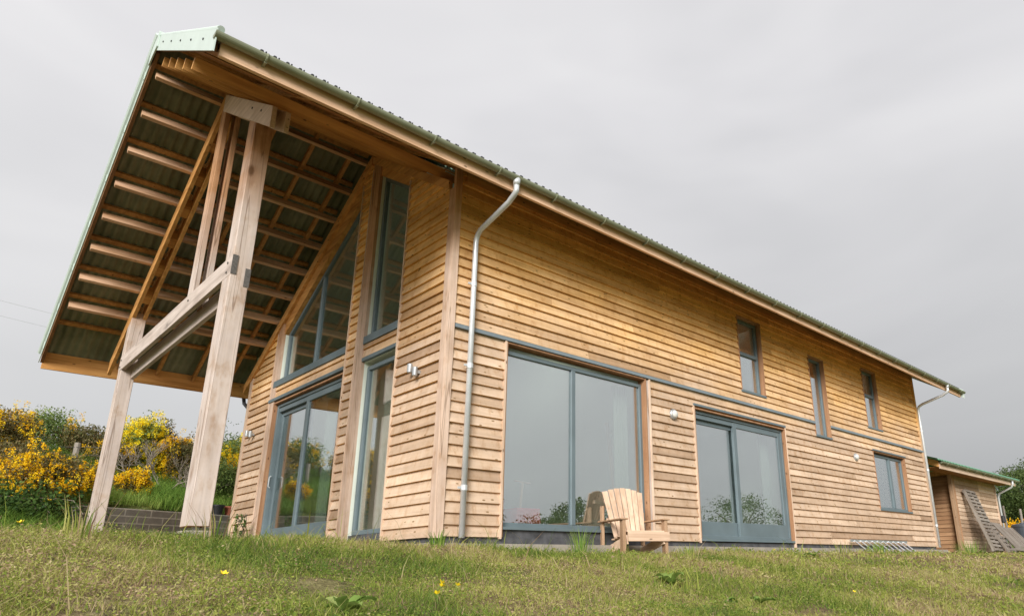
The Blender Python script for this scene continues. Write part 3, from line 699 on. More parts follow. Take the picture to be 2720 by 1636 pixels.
def downpipe(x, yw, zc, label):
    mb = MB(); pts = [(x, -.945, 4.30), (x, -.945, 4.18)]
    for k in range(5):
        t = k / 4; pts.append((x, -.945 + .08 * t * t + .02 * t, 4.18 - .08 * t))
    pts += [(x, -.80, 4.07), (x, -.20, 3.91), (x, yw - .035, 3.855), (x, yw - .006, 3.80), (x, yw, 3.72), (x, yw, 3.3), (x, yw, -.02)]
    mb.tube(pts, .036, 14); mb.tube([(x, -.945, 4.335), (x, -.945, 4.25)], [.052, .042], 14)
    p = mb.build('downpipe', 'pipe', house, smooth=True)
    if label: p['label'] = label
    for z in (3.15, 2.05, .55):
        mb = MB(); mb.lathe((x, yw, z), [(.041, -.03), (.042, -.03), (.042, .03), (.041, .03)], 14); mb.box(x - .012, x + .012, yw, .0, z - .01, z + .01)
        mb.box(x - .085, x - .03, yw - .01, yw + .01, z - .012, z + .012); mb.build('pipe_bracket', 'pipe', p)
downpipe(.27, -.10, 3.8, None); downpipe(15.5, -.06, 3.8, None)
mb = MB(); mb.tube([(.10, 7.78, 3.22), (.10, 7.78, 3.05), (.10, 7.70, 2.92), (.10, 7.2, 2.66), (.10, 7.08, 2.5), (.10, 7.08, -.1)], .036, 10); mb.build('downpipe', 'black', house)
# wall lamps
def bulkhead(u, z):
    mb = MB(); mb.lathe((u, -.03, z), [(.088, 0), (.088, .03), (.075, .045)], 24, axis=(0, -1, 0)); o = mb.build('wall_lamp', 'lightgrey', house, smooth=False)
    mb = MB(); mb.lathe((u, -.075, z), [(.068, 0), (.062, .02), (.04, .036), (.01, .042)], 20, axis=(0, -1, 0)); mb.build('lamp_glass', 'opal', o, smooth=True)
bulkhead(4.336, 2.03); bulkhead(11.06, 1.98)
for (y, z) in ((.715, 2.12), (.58, 2.05), (6.62, 2.12), (6.42, 2.08)):
    mb = MB(); mb.lathe((-.10, y, z - .055), [(.032, 0), (.034, .004), (.034, .11), (.032, .114)], 14); mb.box(-.075, -.03, y - .02, y + .02, z - .02, z + .02)
    mb.build('wall_lamp', 'lightgrey', house)

# ------------------------------------------------------------------ things behind the glass
t = empty('storage_box', (1.7, .6, .12)); tag(t, 'red plastic toy box standing just inside the wide ground-floor window', 'toy box')
mb = MB(); mb.box(-.2, .2, -.15, .15, 0, .03); 
for q in ((-.2, -.185, -.15, .15), (.185, .2, -.15, .15), (-.185, .185, -.15, -.135), (-.185, .185, .135, .15)): mb.box(*q, .03, .30)
mb.build('box_body', 'red', t, bevel=.004)
mb = MB(); mb.tube([(-.14, -.16, .24), (-.14, -.18, .10), (-.06, -.18, .10), (-.06, -.16, .24)], .012, 6); mb.tube([(.1, -.16, .24), (.1, -.18, .10), (.18, -.18, .10), (.18, -.16, .24)], .012, 6); mb.build('handle', 'red', t)
t = empty('toy_broom', (1.66, .62, .15)); tag(t, 'pale wooden T-handled pole sticking out of the red toy box', 'toy')
mb = MB(); mb.tube([(0, 0, .0), (.06, 0, .64)], .018, 10); mb.build('pole', 'chair_z', t)
mb = MB(); mb.tube([(-.08, 0, .65), (.19, 0, .63)], .014, 10); mb.build('crossbar', 'chair_x', t)
t = empty('storage_box', (1.13, .65, .12)); tag(t, 'dull pink box on the floor at the left edge of the wide window', 'toy box')
mb = MB(); mb.box(-.2, .2, -.15, .15, 0, .36); mb.box(-.21, .21, -.16, .16, .36, .39); mb.build('box_body', plain('pink_plastic', (.45, .12, .14), .5), t, bevel=.01)
t = empty('step_ladder', (4.45, 1.2, .12)); tag(t, 'pale wooden ladder leaning inside behind the right pane of the wide window', 'ladder')
mb = MB(); mb.bar((-.17, 0, 0), (-.17, .25, 2.0), .04, .06, (0, -1, 0)); mb.build('rail', 'chair_z', t); mb = MB(); mb.bar((.17, 0, 0), (.17, .25, 2.0), .04, .06, (0, -1, 0)); mb.build('rail', 'chair_z', t)
for i in range(7):
    mb = MB(); zz = .25 + i * .26; mb.tube([(-.16, .125 * zz, zz), (.16, .125 * zz, zz)], .014, 8); mb.build('rung', 'chair_x', t)
for nm, (u, y0, z0, z1, wd), lb in (('curtain', (3.42, .32, .2, 2.42, .28), 'pale curtain hanging at the right edge of the wide window'), ('curtain', (7.62, .32, .2, 2.15, .26), 'pale curtain hanging inside the right leaf of the long-wall sliding door'),
                                    ('curtain', (.38, 2.05 , .2, 2.4, 0), 'pale curtain hanging inside the lower narrow gable window'), ('curtain', (.38, 4.05, .2, 2.4, 0), 'pale curtain hanging behind the meeting stiles of the gable sliding door')):
    mb = MB(); vs = []; fs = []; n = 28
    for k in range(n + 1):
        s = k / n
        if wd: p = (u + (s - .5) * wd, y0 + .03 * math.sin(s * 30))
        else: p = (u + .03 * math.sin(s * 30), y0 + (s - .5) * .32)
        vs += [(p[0], p[1], z0), (p[0], p[1], z1), (p[0] + .004, p[1] + .006, z0), (p[0] + .004, p[1] + .006, z1)]
    for k in range(n):
        a = 4 * k; fs += [(a, a + 4, a + 5, a + 1), (a + 2, a + 3, a + 7, a + 6)]
    mb.add(vs, fs); o = mb.build('curtain', plain('curtain_cloth', (.42, .46, .40), .9, var=.03), smooth=True); tag(o, lb, 'curtain')

# ------------------------------------------------------------------ garden chair
ch = empty('garden_chair', (2.748, -.725, -.245), -.325)
tag(ch, 'pale slatted wooden garden chair with fan back standing in front of the wide window', 'chair')
mb = MB(); nsl = 7
for i in range(nsl):     # fanned back slats with an arched top
    s = (i - (nsl - 1) / 2) / ((nsl - 1) / 2)
    bx, tx = s * .215, s * .285; topz = .965 - .05 * s * s
    b = Vector((bx, .40, .27)); tp = Vector((tx, .60, topz)); wb, wt = .060, .082
    for_d = Vector((0, .95, -.28)).normalized() * .02
    q = [b + Vector((-wb / 2, 0, 0)), b + Vector((wb / 2, 0, 0)), b + Vector((wb / 2, 0, 0)) + for_d, b + Vector((-wb / 2, 0, 0)) + for_d,
         tp + Vector((-wt / 2, 0, -.012 * max(0, -s))), tp + Vector((wt / 2, 0, -.012 * max(0, s))), tp + Vector((wt / 2, 0, -.012 * max(0, s))) + for_d, tp + Vector((-wt / 2, 0, -.012 * max(0, -s))) + for_d]
    mb.hexa(q)
mb.build('backrest', 'chair_z', ch, bevel=.003)
mb = MB(); mb.bar((-.26, .60, .50), (.26, .60, .50), .03, .07); mb.bar((-.27, .655, .78), (.27, .655, .78), .03, .05); mb.build('back_rail', 'chair_x', ch)
mb = MB()
for i in range(6):
    y = -.02 + i * .078; z = .325 - i * .018
    mb.bar((-.29, y, z), (.29, y, z), .068, .02)
mb.build('seat', 'chair_x', ch, bevel=.003)
mb = MB(); mb.bar((-.355 + .07, -.062, .255), (.36, -.062, .255), .022, .12); mb.build('front_rail', 'chair_x', ch, bevel=.003)
for s in (-1, 1):
    mb = MB(); mb.box(s * .325 - .055, s * .325 + .055, -.06, .66, .474, .494); mb.build('arm', 'leg', ch, bevel=.004)
    mb = MB(); mb.box(s * .325 - .022, s * .325 + .022, -.045, .05, -.05, .473); mb.build('leg', 'leg', ch, bevel=.003)
    mb = MB(); mb.box(s * .325 - .018, s * .325 + .018, .58, .65, -.05, .70 if s < 0 else .62); mb.build('leg', 'leg', ch, bevel=.003)
    mb = MB(); mb.bar((s * .28, -.04, .22), (s * .28, .78, .02), .022, .12); mb.build('side_rail', 'chair_y', ch)

# ------------------------------------------------------------------ ladder on the grass
lad = empty('aluminium_ladder', (10.1, -.12, -.0)); tag(lad, 'aluminium ladder lying on edge against the foot of the long wall', 'ladder')
for (y, z) in ((0, .09), (-.30, -.17)):
    mb = MB(); mb.box(0, 3.05, y - .012, y + .012, z - .03, z + .02); mb.build('rail', 'alu', lad)
for i in range(10):
    mb = MB(); x = .2 + i * .29; mb.tube([(x, 0, .09), (x + .02, -.30, -.17)], .014, 8); mb.build('rung', 'alu', lad)

# ------------------------------------------------------------------ block wall and pots
wl = empty('block_wall', (-2.5, 6.75, 0), math.atan2(.375, .927)); tag(wl, 'low grey concrete block retaining wall between the posts and the house corner', 'wall')
mb = MB(); mb.box(.13, 3.1, 0, .2, -.4, .715); o = mb.build('wall_courses', 'block', wl, bevel=.008)
mb = MB(); mb.box(.118, .129, .01, .19, -.3, .70); mb.build('wall_end', 'white', wl)
def pot(name, x, y, z, r, h, mat, label, rim=True):
    t = empty(name, (x, y, z)); tag(t, label, 'plant pot')
    mb = MB(); mb.lathe((0, 0, 0), [(r * .72, 0), (r * .95, h * .82), (r * 1.06, h * .83), (r * 1.06, h), (r * .95, h), (r * .9, h * .85)], 20); mb.build('pot_body', mat, t, smooth=False)
    mb = MB(); mb.lathe((0, 0, h * .82), [(r * .88, 0), (r * .88, .01)], 16); mb.build('soil', plain('potting_soil', (.03, .02, .015), .9), t)
    return t
pot('plant_pot', -.04, 7.85, .715, .115, .19, 'black', 'black plastic plant pot standing on the block wall near the house corner')
pot('plant_pot', .22, 7.96, .715, .11, .18, 'terracotta', 'reddish plant pot on the block wall, right of the black pot')
tp = pot('potted_plant', -.28, 5.68, -.16, .15, .24, 'terracotta', 'terracotta pot with a straggly climber beside the gable sliding door')
V = []; rr = []
for i in range(160):
    a = random.uniform(0, 6.28); h = random.uniform(.2, .75); c = Vector((.07 * math.cos(a), .09 * math.sin(a), h)); s = .03
    u = Vector((random.gauss(0, 1), random.gauss(0, 1), random.gauss(0, 1))).normalized() * s; v = u.orthogonal().normalized() * s * .7
    V += [c - u, c + v, c + u, c - v]; rr.append(random.random())
fast('foliage', V, 4, 'bramble', rr, tp)
mb = MB()
for i in range(5): mb.tube([(random.uniform(-.05, .05), random.uniform(-.05, .05), .18), (random.uniform(-.08, .08), random.uniform(-.08, .08), .5), (random.uniform(-.08, .08), random.uniform(-.08, .08), .75)], .005, 5)
mb.build('stems', 'bark', tp)

# ------------------------------------------------------------------ vegetation helpers
def quads(C_, size, rng, flat=0.):
    """random leaf quads round centres C_ (n,3) with half-size arrays"""
    n = len(C_); d = rng.normal(size=(n, 3)); d[:, 2] *= (1 - flat * .6); d /= np.linalg.norm(d, axis=1)[:, None]
    e = rng.normal(size=(n, 3)); e -= (e * d).sum(1)[:, None] * d; e /= np.linalg.norm(e, axis=1)[:, None]
    s = (size if np.ndim(size) else np.full(n, size))[:, None]
    return np.stack([C_ - d * s, C_ + e * s * .55, C_ + d * s, C_ - e * s * .55], axis=1).reshape(-1, 3)
def clumps(c, rad, n, rng, shell=.55, lump=.25, zmin=None):
    """clump centres spread through an uneven ellipsoid"""
    d = rng.normal(size=(n, 3)); d /= np.linalg.norm(d, axis=1)[:, None]
    k = 1 + lump * np.sin(d[:, 0] * 4.1 + c[0] * 3) * np.cos(d[:, 1] * 3.3 + c[1]) + lump * .7 * np.sin(d[:, 2] * 5.2 + c[0])
    r = (rng.random(n) ** .45 * (1 - shell) + shell) * k
    p = d * r[:, None] * np.array(rad) + np.array(c)
    return p
def gorse(x, y, top, rad, flower, label, leaf='gorse_leaf', seed=0, squash=1., n=70, group='gorse bushes on the bank'):
    rng = np.random.default_rng(seed + 100); z0 = H(x, y) - .05
    hh = (top - z0); t = empty('gorse_bush', (x, y, z0)); tag(t, label, 'bush', group)
    c = (0, 0, hh * .52); R3 = (rad, rad, hh * .46)
    cc = clumps(c, R3, n, rng, .35, .28); cc[:, 2] = np.maximum(cc[:, 2], .06)
    # foliage clumps
    rc = rng.uniform(.07, .15, n) * (.35 + 1.5 * rad); per = 95
    idx = np.repeat(np.arange(n), per); pts = cc[idx] + np.clip(rng.normal(size=(n * per, 3)), -1.35, 1.35) * rc[idx][:, None] * np.array([1, 1, 1.1])
    tone = rng.random(n)[idx] * .6 + rng.random(len(idx)) * .4
    fast('foliage', quads(pts, rng.uniform(.012, .03, len(pts)), rng), 4, leaf, tone, t)
    # flowers sit on the outside of some clumps
    out = (np.linalg.norm((cc - np.array(c)) / np.array(R3), axis=1) > .5)
    fv = np.sin(cc[:, 0] * 9 + seed) + np.sin(cc[:, 1] * 8 + seed * 2) + np.sin(cc[:, 2] * 9 + seed * 3) + rng.normal(size=n) * .7
    sel = np.where(out & (fv > np.quantile(fv, 1 - .85 * flower)))[0]
    if len(sel):
        nb = 9; ib = np.repeat(sel, nb); dirs = (cc[ib] - np.array(c)); dirs /= np.linalg.norm(dirs, axis=1)[:, None] + 1e-6
        sub = cc[ib] + rng.normal(size=(len(ib), 3)) * (rc[ib] * .8)[:, None] + dirs * (rc[ib] * .6)[:, None]
        per = 26; idx = np.repeat(np.arange(len(ib)), per); el_ = rng.uniform(.014, .036, len(ib))
        pts = sub[idx] + np.clip(rng.normal(size=(len(idx), 3)), -1.5, 1.5) * el_[idx][:, None] * np.array([1, 1, 1.5])
        fast('flowers', quads(pts, rng.uniform(.010, .021, len(pts)), rng), 4, 'lemon' if leaf == 'gorse_green' and flower > .5 else 'yellow', rng.random(len(ib))[idx] * .6 + rng.random(len(idx)) * .4, t)
    mb = MB()
    for i in range(9):
        e = cc[rng.integers(n)]; m_ = (e[0] * .4 + rng.normal() * .04, e[1] * .4 + rng.normal() * .04, e[2] * .45)
        mb.tube([(rng.normal() * .05, rng.normal() * .05, 0), m_, tuple(e)], [.018, .013, .005], 5)
    mb.build('stems', 'twig', t)
    return t
GB = [(-3.32, 9.7, 2.55, .46, .5, 'tall gorse bush with scattered yellow flower, second from the left edge behind', 'gorse_leaf'),
      (-3.75, 8.6, 1.95, .42, .3, 'brownish gorse bush at the left edge of the photo', 'gorse_leaf'),
      (-3.2, 8.2, 1.75, .40, .15, 'dull brown gorse bush behind the big yellow one', 'gorse_leaf'),
      (-2.95, 7.0, 1.52, .46, .85, 'dense deep-yellow gorse bush spilling down to the left end of the block wall', 'gorse_leaf'),
      (-2.62, 7.5, 1.45, .36, .45, 'small yellow gorse bush just behind the end of the block wall', 'gorse_leaf'),
      (-2.55, 11.4, 2.95, .56, .12, 'tall green gorse bush nearly without flower, standing on the skyline', 'gorse_green'),
      (-1.86, 11.0, 2.66, .40, .15, 'brown-green gorse bush on the skyline just left of the far canopy post', 'gorse_leaf'),
      (-1.5, 10.2, 2.3, .30, .45, 'orange-yellow gorse bush half hidden by the far canopy post', 'gorse_leaf'),
      (-1.02, 10.35, 2.92, .34, 1.0, 'brightest yellow broom bush just right of the far canopy post', 'gorse_green'),
      (-.62, 10.5, 2.88, .24, .25, 'narrow brown gorse bush on the skyline between the canopy posts', 'gorse_leaf'),
      (-.28, 10.0, 2.58, .25, .3, 'small brown gorse bush beside the tall canopy post', 'gorse_leaf'),
      (.62, 9.9, 2.66, .40, .9, 'bright yellow gorse bush against the house corner', 'gorse_green'),
      (-1.40, 8.35, 1.42, .17, .8, 'smallest gorse bush with a few orange blooms, low in the grass of the bank', 'gorse_leaf'),
      (.32, 9.0, 1.85, .38, .08, 'dark green bush between the tall canopy post and the house corner', 'gorse_green'),
      (-.2, 11.8, 2.45, .6, .05, 'green bush filling the gap behind the bare shrubs', 'gorse_green'),
      (-1.5, 12.0, 2.5, .6, .1, 'green bush far back behind the bright broom', 'gorse_green'),
      (-3.9, 10.6, 2.35, .55, .12, 'gorse bush cut by the left edge of the photo, far back', 'gorse_leaf'),
      (-4.6, 8.9, 2.3, .6, .7, 'gorse bush outside the left edge, mirrored in the gable door', 'gorse_leaf'),
      (-5.6, 10.4, 2.6, .7, .8, 'large gorse bush outside the left edge, mirrored in the gable door', 'gorse_leaf'),
      (-6.9, 9.6, 2.4, .7, .7, 'far gorse bush outside the left edge, mirrored in the narrow gable window', 'gorse_leaf')]
for i, (x, y, top, rad, fl, lb, lf) in enumerate(GB): gorse(x, y, top, rad * 1.12, fl, lb, lf, seed=i, n=int(75 + 80 * rad))
def bare(x, y, h, lean, label, seed):
    rg = random.Random(seed); t = empty('bare_shrub', (x, y, H(x, y) - .03)); tag(t, label, 'shrub', 'bare shrubs on the bank')
    mb = MB()
    def br(p, d, L, r, dep):
        q = p + d * L; mid = (p + q) / 2 + Vector((rg.gauss(0, .03), rg.gauss(0, .03), rg.gauss(0, .02))) * L * 3
        mb.tube([p, mid, q], [r, r * .8, r * .62], 5)
        if dep:
            for _ in range(rg.choice((2, 3, 3))):
                nd = (d + Vector((rg.gauss(0, .5), rg.gauss(0, .5), rg.gauss(.12, .35)))).normalized(); br(q, nd, L * rg.uniform(.55, .85), r * .6, dep - 1)
    for i in range(4): br(Vector((rg.gauss(0, .04), rg.gauss(0, .04), 0)), Vector((rg.gauss(lean, .45), rg.gauss(0, .3), .8)).normalized(), h * .36, .02, 4)
    mb.build('branches', 'twig', t); return t
bare(-1.12, 9.3, 1.0, -.1, 'bare grey twiggy shrub in front of the bright broom', 3)
bare(-.62, 9.15, .95, .15, 'bare grey twiggy shrub left of the tall canopy post', 5)
bare(-.15, 9.0, .7, .2, 'low bare twigs right behind the tall canopy post', 8)
t = empty('bramble_patch', (-3.25, 6.6, H(-3.25, 6.6))); tag(t, 'dark green bramble thicket under the gorse at the left edge', 'bramble')
rng = np.random.default_rng(5); n = 9000
pts = rng.normal(size=(n, 3)) * np.array([.45, .30, .14]) + np.array([-.15, .0, .22]); pts[:, 2] = np.abs(pts[:, 2])
fast('foliage', quads(pts, rng.uniform(.018, .042, n), rng, .6), 4, 'bramble', rng.random(n), t)
mb = MB()
for i in range(8): a = random.uniform(-1, .6); mb.tube([(a, .1, 0), (a + .2, -.1, .35), (a + .55, -.25, .3), (a + .7, -.3, .1)], .006, 5)
mb.build('stems', 'twig', t)
# sapling seen above the yellow bush
t = empty('young_tree', (.55, 10.6, H(.55, 10.6))); tag(t, 'sparse leafy sapling rising above the yellow bush by the house corner', 'tree')
mb = MB(); mb.tube([(0, 0, 0), (.03, 0, .7), (-.02, .02, 1.35)], [.02, .015, .006], 6); mb.build('trunk', 'twig', t)
n = 420; pts = rng.normal(size=(n, 3)) * np.array([.24, .2, .17]) + np.array([0, 0, 1.15]); fast('crown', quads(pts, .024, rng), 4, 'tree_leaf', rng.random(n), t)

def tree(x, y, h, cr, label, seed, n=130, per=70, leaf=.12, cz=.6, group=None, squash=.42, z=None):
    rng = np.random.default_rng(seed); z0 = H(x, y) if z is None else z; t = empty('tree', (x, y, z0 - .05)); tag(t, label, 'tree', group)
    mb = MB(); mb.tube([(0, 0, 0), (.05 * h, .02 * h, h * .4), (.02 * h, 0, h * .75)], [h * .035, h * .022, h * .008], 8)
    for i in range(7):
        a = rng.uniform(0, 6.28); mb.tube([(.04 * h, .01 * h, h * rng.uniform(.25, .5)), (math.cos(a) * cr * .4, math.sin(a) * cr * .4, h * .6), (math.cos(a) * cr * .75, math.sin(a) * cr * .75, h * rng.uniform(.6, .85))], [h * .014, h * .01, h * .003], 5)
    mb.build('trunk', 'bark', t)
    cc = clumps((0, 0, h * cz), (cr, cr, h * squash), n, rng, .45, .22)
    rc = rng.uniform(.09, .17, n) * cr; idx = np.repeat(np.arange(n), per)
    pts = cc[idx] + np.clip(rng.normal(size=(n * per, 3)), -1.5, 1.5) * rc[idx][:, None]
    fast('crown', quads(pts, rng.uniform(.6, 1.2, len(pts)) * leaf, rng), 4, 'tree_leaf', rng.random(n)[idx] * .6 + rng.random(len(idx)) * .4, t)
tree(55.5, 6.3, 5.2, 2.7, 'large round-crowned broadleaf tree in the field at the right edge', 1, 300, 120, .085, .55, None, .46)
tree(62.5, 10.3, 3.0, 1.7, 'smaller tree between the shed roof and the large field tree', 2, 180, 100, .085, .5, None, .5)
tree(67, 12.4, 2.2, 1.9, 'low distant tree just right of the shed downpipe', 3, 150, 90, .085, .5, None, .5)
for i, (x, y, h, c) in enumerate([(14, -22, 3.6, 1.7), (19.5, -27, 5.6, 2.0), (28, -30, 5.2, 2.4), (31.5, -31, 6.2, 2.2), (38, -30, 5.6, 2.4), (43, -33, 6.6, 2.8), (54, -32, 6.4, 3.0), (62, -30, 5.4, 2.6), (9, -25, 3.0, 1.6)]):
    tree(x, y, h, c, ['low round tree down the slope, seen only as a reflection', 'tall tree reflected in the wide window', 'broad tree reflected left in the long-wall sliding door', 'tree reflected beside the meeting stile of the long-wall door',
      'bushy tree reflected in the right leaf of the long-wall door', 'tallest reflected tree down the slope', 'tree reflected in the far ground-floor window', 'tree down the slope reflected at the far corner', 'smallest tree down the slope behind the camera'][i], 20 + i, 90, 60, .10, .58, 'trees behind the camera', .42)

# ------------------------------------------------------------------ field fence posts and wires
def fpost(x, y, top, r, label, group, lean=0.):
    t = empty('fence_post', (x, y, H(x, y) - .1)); tag(t, label, 'fence post', group)
    h = top - (H(x, y) - .1); mb = MB(); mb.tube([(0, 0, 0), (lean, 0, h)], [r, r * .92], 8); mb.build('stake', 'pallet_z', t)
fpost(-2.67, 10.1, 2.14, .045, 'grey fence post among the gorse, left one', 'fence posts on the bank')
fpost(-2.18, 9.66, 2.12, .055, 'grey fence post among the gorse, right one', 'fence posts on the bank')
fpost(-3.35, 10.65, 2.10, .045, 'fence post at the left edge behind the gorse', 'fence posts on the bank')
t = empty('wire_fence', (0, 0, 0)); tag(t, 'three thin wires strung between the fence posts among the gorse', 'fence')
for zz in (2.02, 1.86, 1.68):
    mb = MB(); mb.tube([(-3.35, 10.6, zz), (-2.67, 10.05, zz + .02), (-2.18, 9.6, zz + .01), (-1.3, 8.95, zz)], .004, 5); mb.build('wire', 'wire', t)
fpost(26.63, 1.15, 1.70, .045, 'pale fence post in the field right of the shed', 'field fence posts')
fpost(27.9, .9, 1.62, .05, 'pale leaning fence post at the right edge of the field', 'field fence posts', .12)
# hedge with gorse at the far side of the field
rng = np.random.default_rng(9)
t = empty('field_hedge', (52.5, 9, 0)); tag(t, 'dark hedge with yellow gorse along the far side of the field', 'hedge')
n = 26000; hx = rng.uniform(-11, 11, n); pts = np.stack([hx * .35, -hx * .93, np.zeros(n)], 1)
pts[:, 2] = np.array([H(52.5 + a, 9 + b) for a, b in pts[:, :2]]) + np.abs(rng.normal(size=n)) * .28; pts[:, :2] += rng.normal(size=(n, 2)) * .35
fast('foliage', quads(pts, rng.uniform(.06, .14, n), rng), 4, 'tree_leaf', rng.random(n), t)
n = 3500; hx = np.concatenate([rng.normal(.6, 1.1, n // 2), rng.normal(5, 2.0, n // 2)]); pts = np.stack([hx * .35, -hx * .93, np.zeros(n)], 1)
pts[:, 2] = np.array([H(52.5 + a, 9 + b) for a, b in pts[:, :2]]) + .35 + np.abs(rng.normal(size=n)) * .28; pts[:, :2] += rng.normal(size=(n, 2)) * .3 - np.array([.4, 0])
fast('flowers', quads(pts, rng.uniform(.05, .1, n), rng), 4, 'yellow', rng.random(n) * .5, t)
# power lines far left
t = empty('power_line', (0, 0, 0)); tag(t, 'two thin overhead wires against the sky at the left edge', 'power line')
for (a, b) in (((-8.2, 53.2, 18.35), (4.0, 52.6, 17.1)), ((-8.2, 53.2, 17.3), (4.0, 52.6, 16.05))):
    mb = MB(); mb.tube([a, tuple((a[i] + b[i]) / 2 - (.06 if i == 2 else 0) for i in range(3)), b], .009, 5); mb.build('wire', 'lightgrey', t)

# ------------------------------------------------------------------ shed
shed = empty('wooden_shed', (20.4, 1, 0)); tag(shed, 'small larch clad shed with green roof and open porch beyond the house', 'shed')
def sbox(mb, *a, r=None): mb.box(a[0] - 20.4, a[1] - 20.4, a[2] - 1, a[3] - 1, a[4], a[5], 0, r)
def wboards(x0, x1, y, z0, z1, name, mat='board_x'):
    mb = MB(); z = z0
    while z < z1:
        for a, b in ((x0, (x0 + x1) / 2 + .4), ((x0 + x1) / 2 + .4, x1)):
            mb.hexa([(a - 20.4, y - 1 - .03, z), (b - 20.4, y - 1 - .03, z), (b - 20.4, y - 1 + .02, z), (a - 20.4, y - 1 + .02, z), (a - 20.4, y - 1 - .008, z + .14), (b - 20.4, y - 1 - .008, z + .14), (b - 20.4, y - 1 + .02, z + .14), (a - 20.4, y - 1 + .02, z + .14)], 0, random.random())
        z += .133
    return mb.build(name, mat, shed)
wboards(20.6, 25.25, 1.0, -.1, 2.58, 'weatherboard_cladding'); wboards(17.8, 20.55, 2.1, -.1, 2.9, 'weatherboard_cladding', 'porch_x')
mb = MB()
for i in range(19):
    z = -.1 + i * .133; mb.hexa([(.17, 0.06, z), (.215, .06, z), (.215, 1.1, z), (.17, 1.1, z), (.198, .06, z + .14), (.215, .06, z + .14), (.215, 1.1, z + .14), (.198, 1.1, z + .14)], 0, random.random())
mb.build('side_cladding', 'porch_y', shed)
mb = MB(); sbox(mb, 20.62, 25.2, 1.03, 3.9, -.2, 2.6); sbox(mb, 17.6, 20.55, 2.14, 3.9, -.2, 2.9); mb.build('wall', 'fresh_x', shed)
mb = MB(); sbox(mb, 20.5, 20.62, .93, 1.05, -.2, 2.6); mb.build('post', 'reveal', shed); mb = MB(); sbox(mb, 20.36, 20.48, .93, 1.05, -.2, 2.6); mb.build('post', 'leg', shed)
mb = MB(); sbox(mb, 25.2, 25.3, .95, 1.05, -.2, 2.6); mb.build('corner_trim', 'trim_z', shed)
mb = MB(); x0, x1 = 17.5, 26.3; vs = []; fs = []; nx = 480
def sz(y): return 2.62 + .36 * (y - .35) if y < 2.8 else 2.62 + .36 * 2.45 - .36 * (y - 2.8)
xs = np.linspace(x0, x1, nx)
for y in (.3, 2.8, 5.0):
    for off in (0, .012):
        for x in xs: vs.append((x - 20.4, y - 1, sz(y) - off + .022 * math.cos(x * 2 * math.pi / .14)))
for j in range(2):
    for i in range(nx - 1):
        a = 2 * j * nx + i; fs.append((a, a + 1, a + 2 * nx + 1, a + 2 * nx)); a += nx; fs.append((a + 2 * nx, a + 2 * nx + 1, a + 1, a))
for i in range(nx - 1): fs.append((i, i + nx, i + nx + 1, i + 1))
mb.add(vs, fs); mb.build('roof', plain('mint_roof_sheet', (.16, .36, .23), .6), shed)
mb = MB(); sbox(mb, 17.95, 26.0, .40, .44, 2.36, 2.555); mb.build('fascia', 'trim_x', shed)
mb = MB()
for y0, y1 in ((.44, 2.8),):
    mb.hexa([(17.9 - 20.4, y0 - 1, sz(y0) - .24), (17.95 - 20.4, y0 - 1, sz(y0) - .24), (17.95 - 20.4, y1 - 1, sz(y1) - .24), (17.9 - 20.4, y1 - 1, sz(y1) - .24), (17.9 - 20.4, y0 - 1, sz(y0) - .05), (17.95 - 20.4, y0 - 1, sz(y0) - .05), (17.95 - 20.4, y1 - 1, sz(y1) - .05), (17.9 - 20.4, y1 - 1, sz(y1) - .05)])
mb.build('barge_board', 'fresh_y', shed)
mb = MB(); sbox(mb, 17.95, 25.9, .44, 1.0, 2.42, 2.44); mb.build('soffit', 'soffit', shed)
g2 = gutter(17.9 - 20.4, 26.25 - 20.4, .33 - 1, 2.56, 1, shed)
mb = MB(); mb.tube([(25.35 - 20.4, -.67, 2.52), (25.35 - 20.4, -.67, 2.38), (25.38 - 20.4, -.6, 2.28), (25.42 - 20.4, -.12, 2.08), (25.42 - 20.4, -.07, 1.95), (25.42 - 20.4, -.07, -.1)], .038, 10); mb.build('downpipe', 'pipe', shed, smooth=True)
mb = MB(); mb.lathe((25.42 - 20.4, -.09, 1.12), [(.05, -.13), (.085, -.1), (.085, .1), (.05, .13)], 12); mb.build('rain_diverter', 'black', shed)
# pallets
def pallet(x, y, z, w, h, lean, rz, label, slats_vertical=False, n=9, seed=0):
    rg = random.Random(seed); t = bpy.data.objects.new('pallet', None); COL.objects.link(t); t.location = (x, y, z); t.rotation_euler = (-lean, .04 * math.sin(seed * 2.3), rz); tag(t, label, 'pallet', 'pallets leaning on the shed')
    for i in range(3):
        mb = MB(); xx = (i - 1) * (w / 2 - .03)
        if slats_vertical:
            zz = .05 + (h - .1) * i / 2; mb.box(-w / 2, w / 2, .02, .10, zz - .045, zz + .045)
        else: mb.box(xx - .03, xx + .03, .02, .11, 0, h)
        mb.build('bearer', 'pallet_x' if slats_vertical else 'pallet_z', t)
    mb = MB()
    for i in range(n):
        if slats_vertical: xx = -w / 2 + .05 + (w - .1) * i / (n - 1); mb.box(xx - .035, xx + .035, .0, .019, 0, h)
        else: zz = .05 + (h - .1) * i / (n - 1); mb.box(-w / 2, w / 2, .0, .019, zz - .04, zz + .04)
    mb.build('deck_boards', 'pallet_z' if slats_vertical else 'pallet_x', t)
    mb = MB()
    for i in range(3):
        zz = .06 + (h - .12) * i / 2; mb.box(-w / 2, w / 2, .111, .13, zz - .045, zz + .045) if not slats_vertical else mb.box(-w / 2 + .04 + i * (w / 2 - .05) - .04, -w / 2 + .04 + i * (w / 2 - .05) + .04, .101, .119, 0, h)
    mb.build('base_boards', 'pallet_x', t)
zg = -.08
pallet(21.65, .16, zg, 1.0, 2.15, .30, 0, 'tall weathered pallet leaning on the shed wall, leftmost and highest', n=17, seed=1)
pallet(22.4, .0, zg, .85, 1.25, .50, .15, 'dark short pallet half behind the others, next to the tall one', n=8, seed=2)
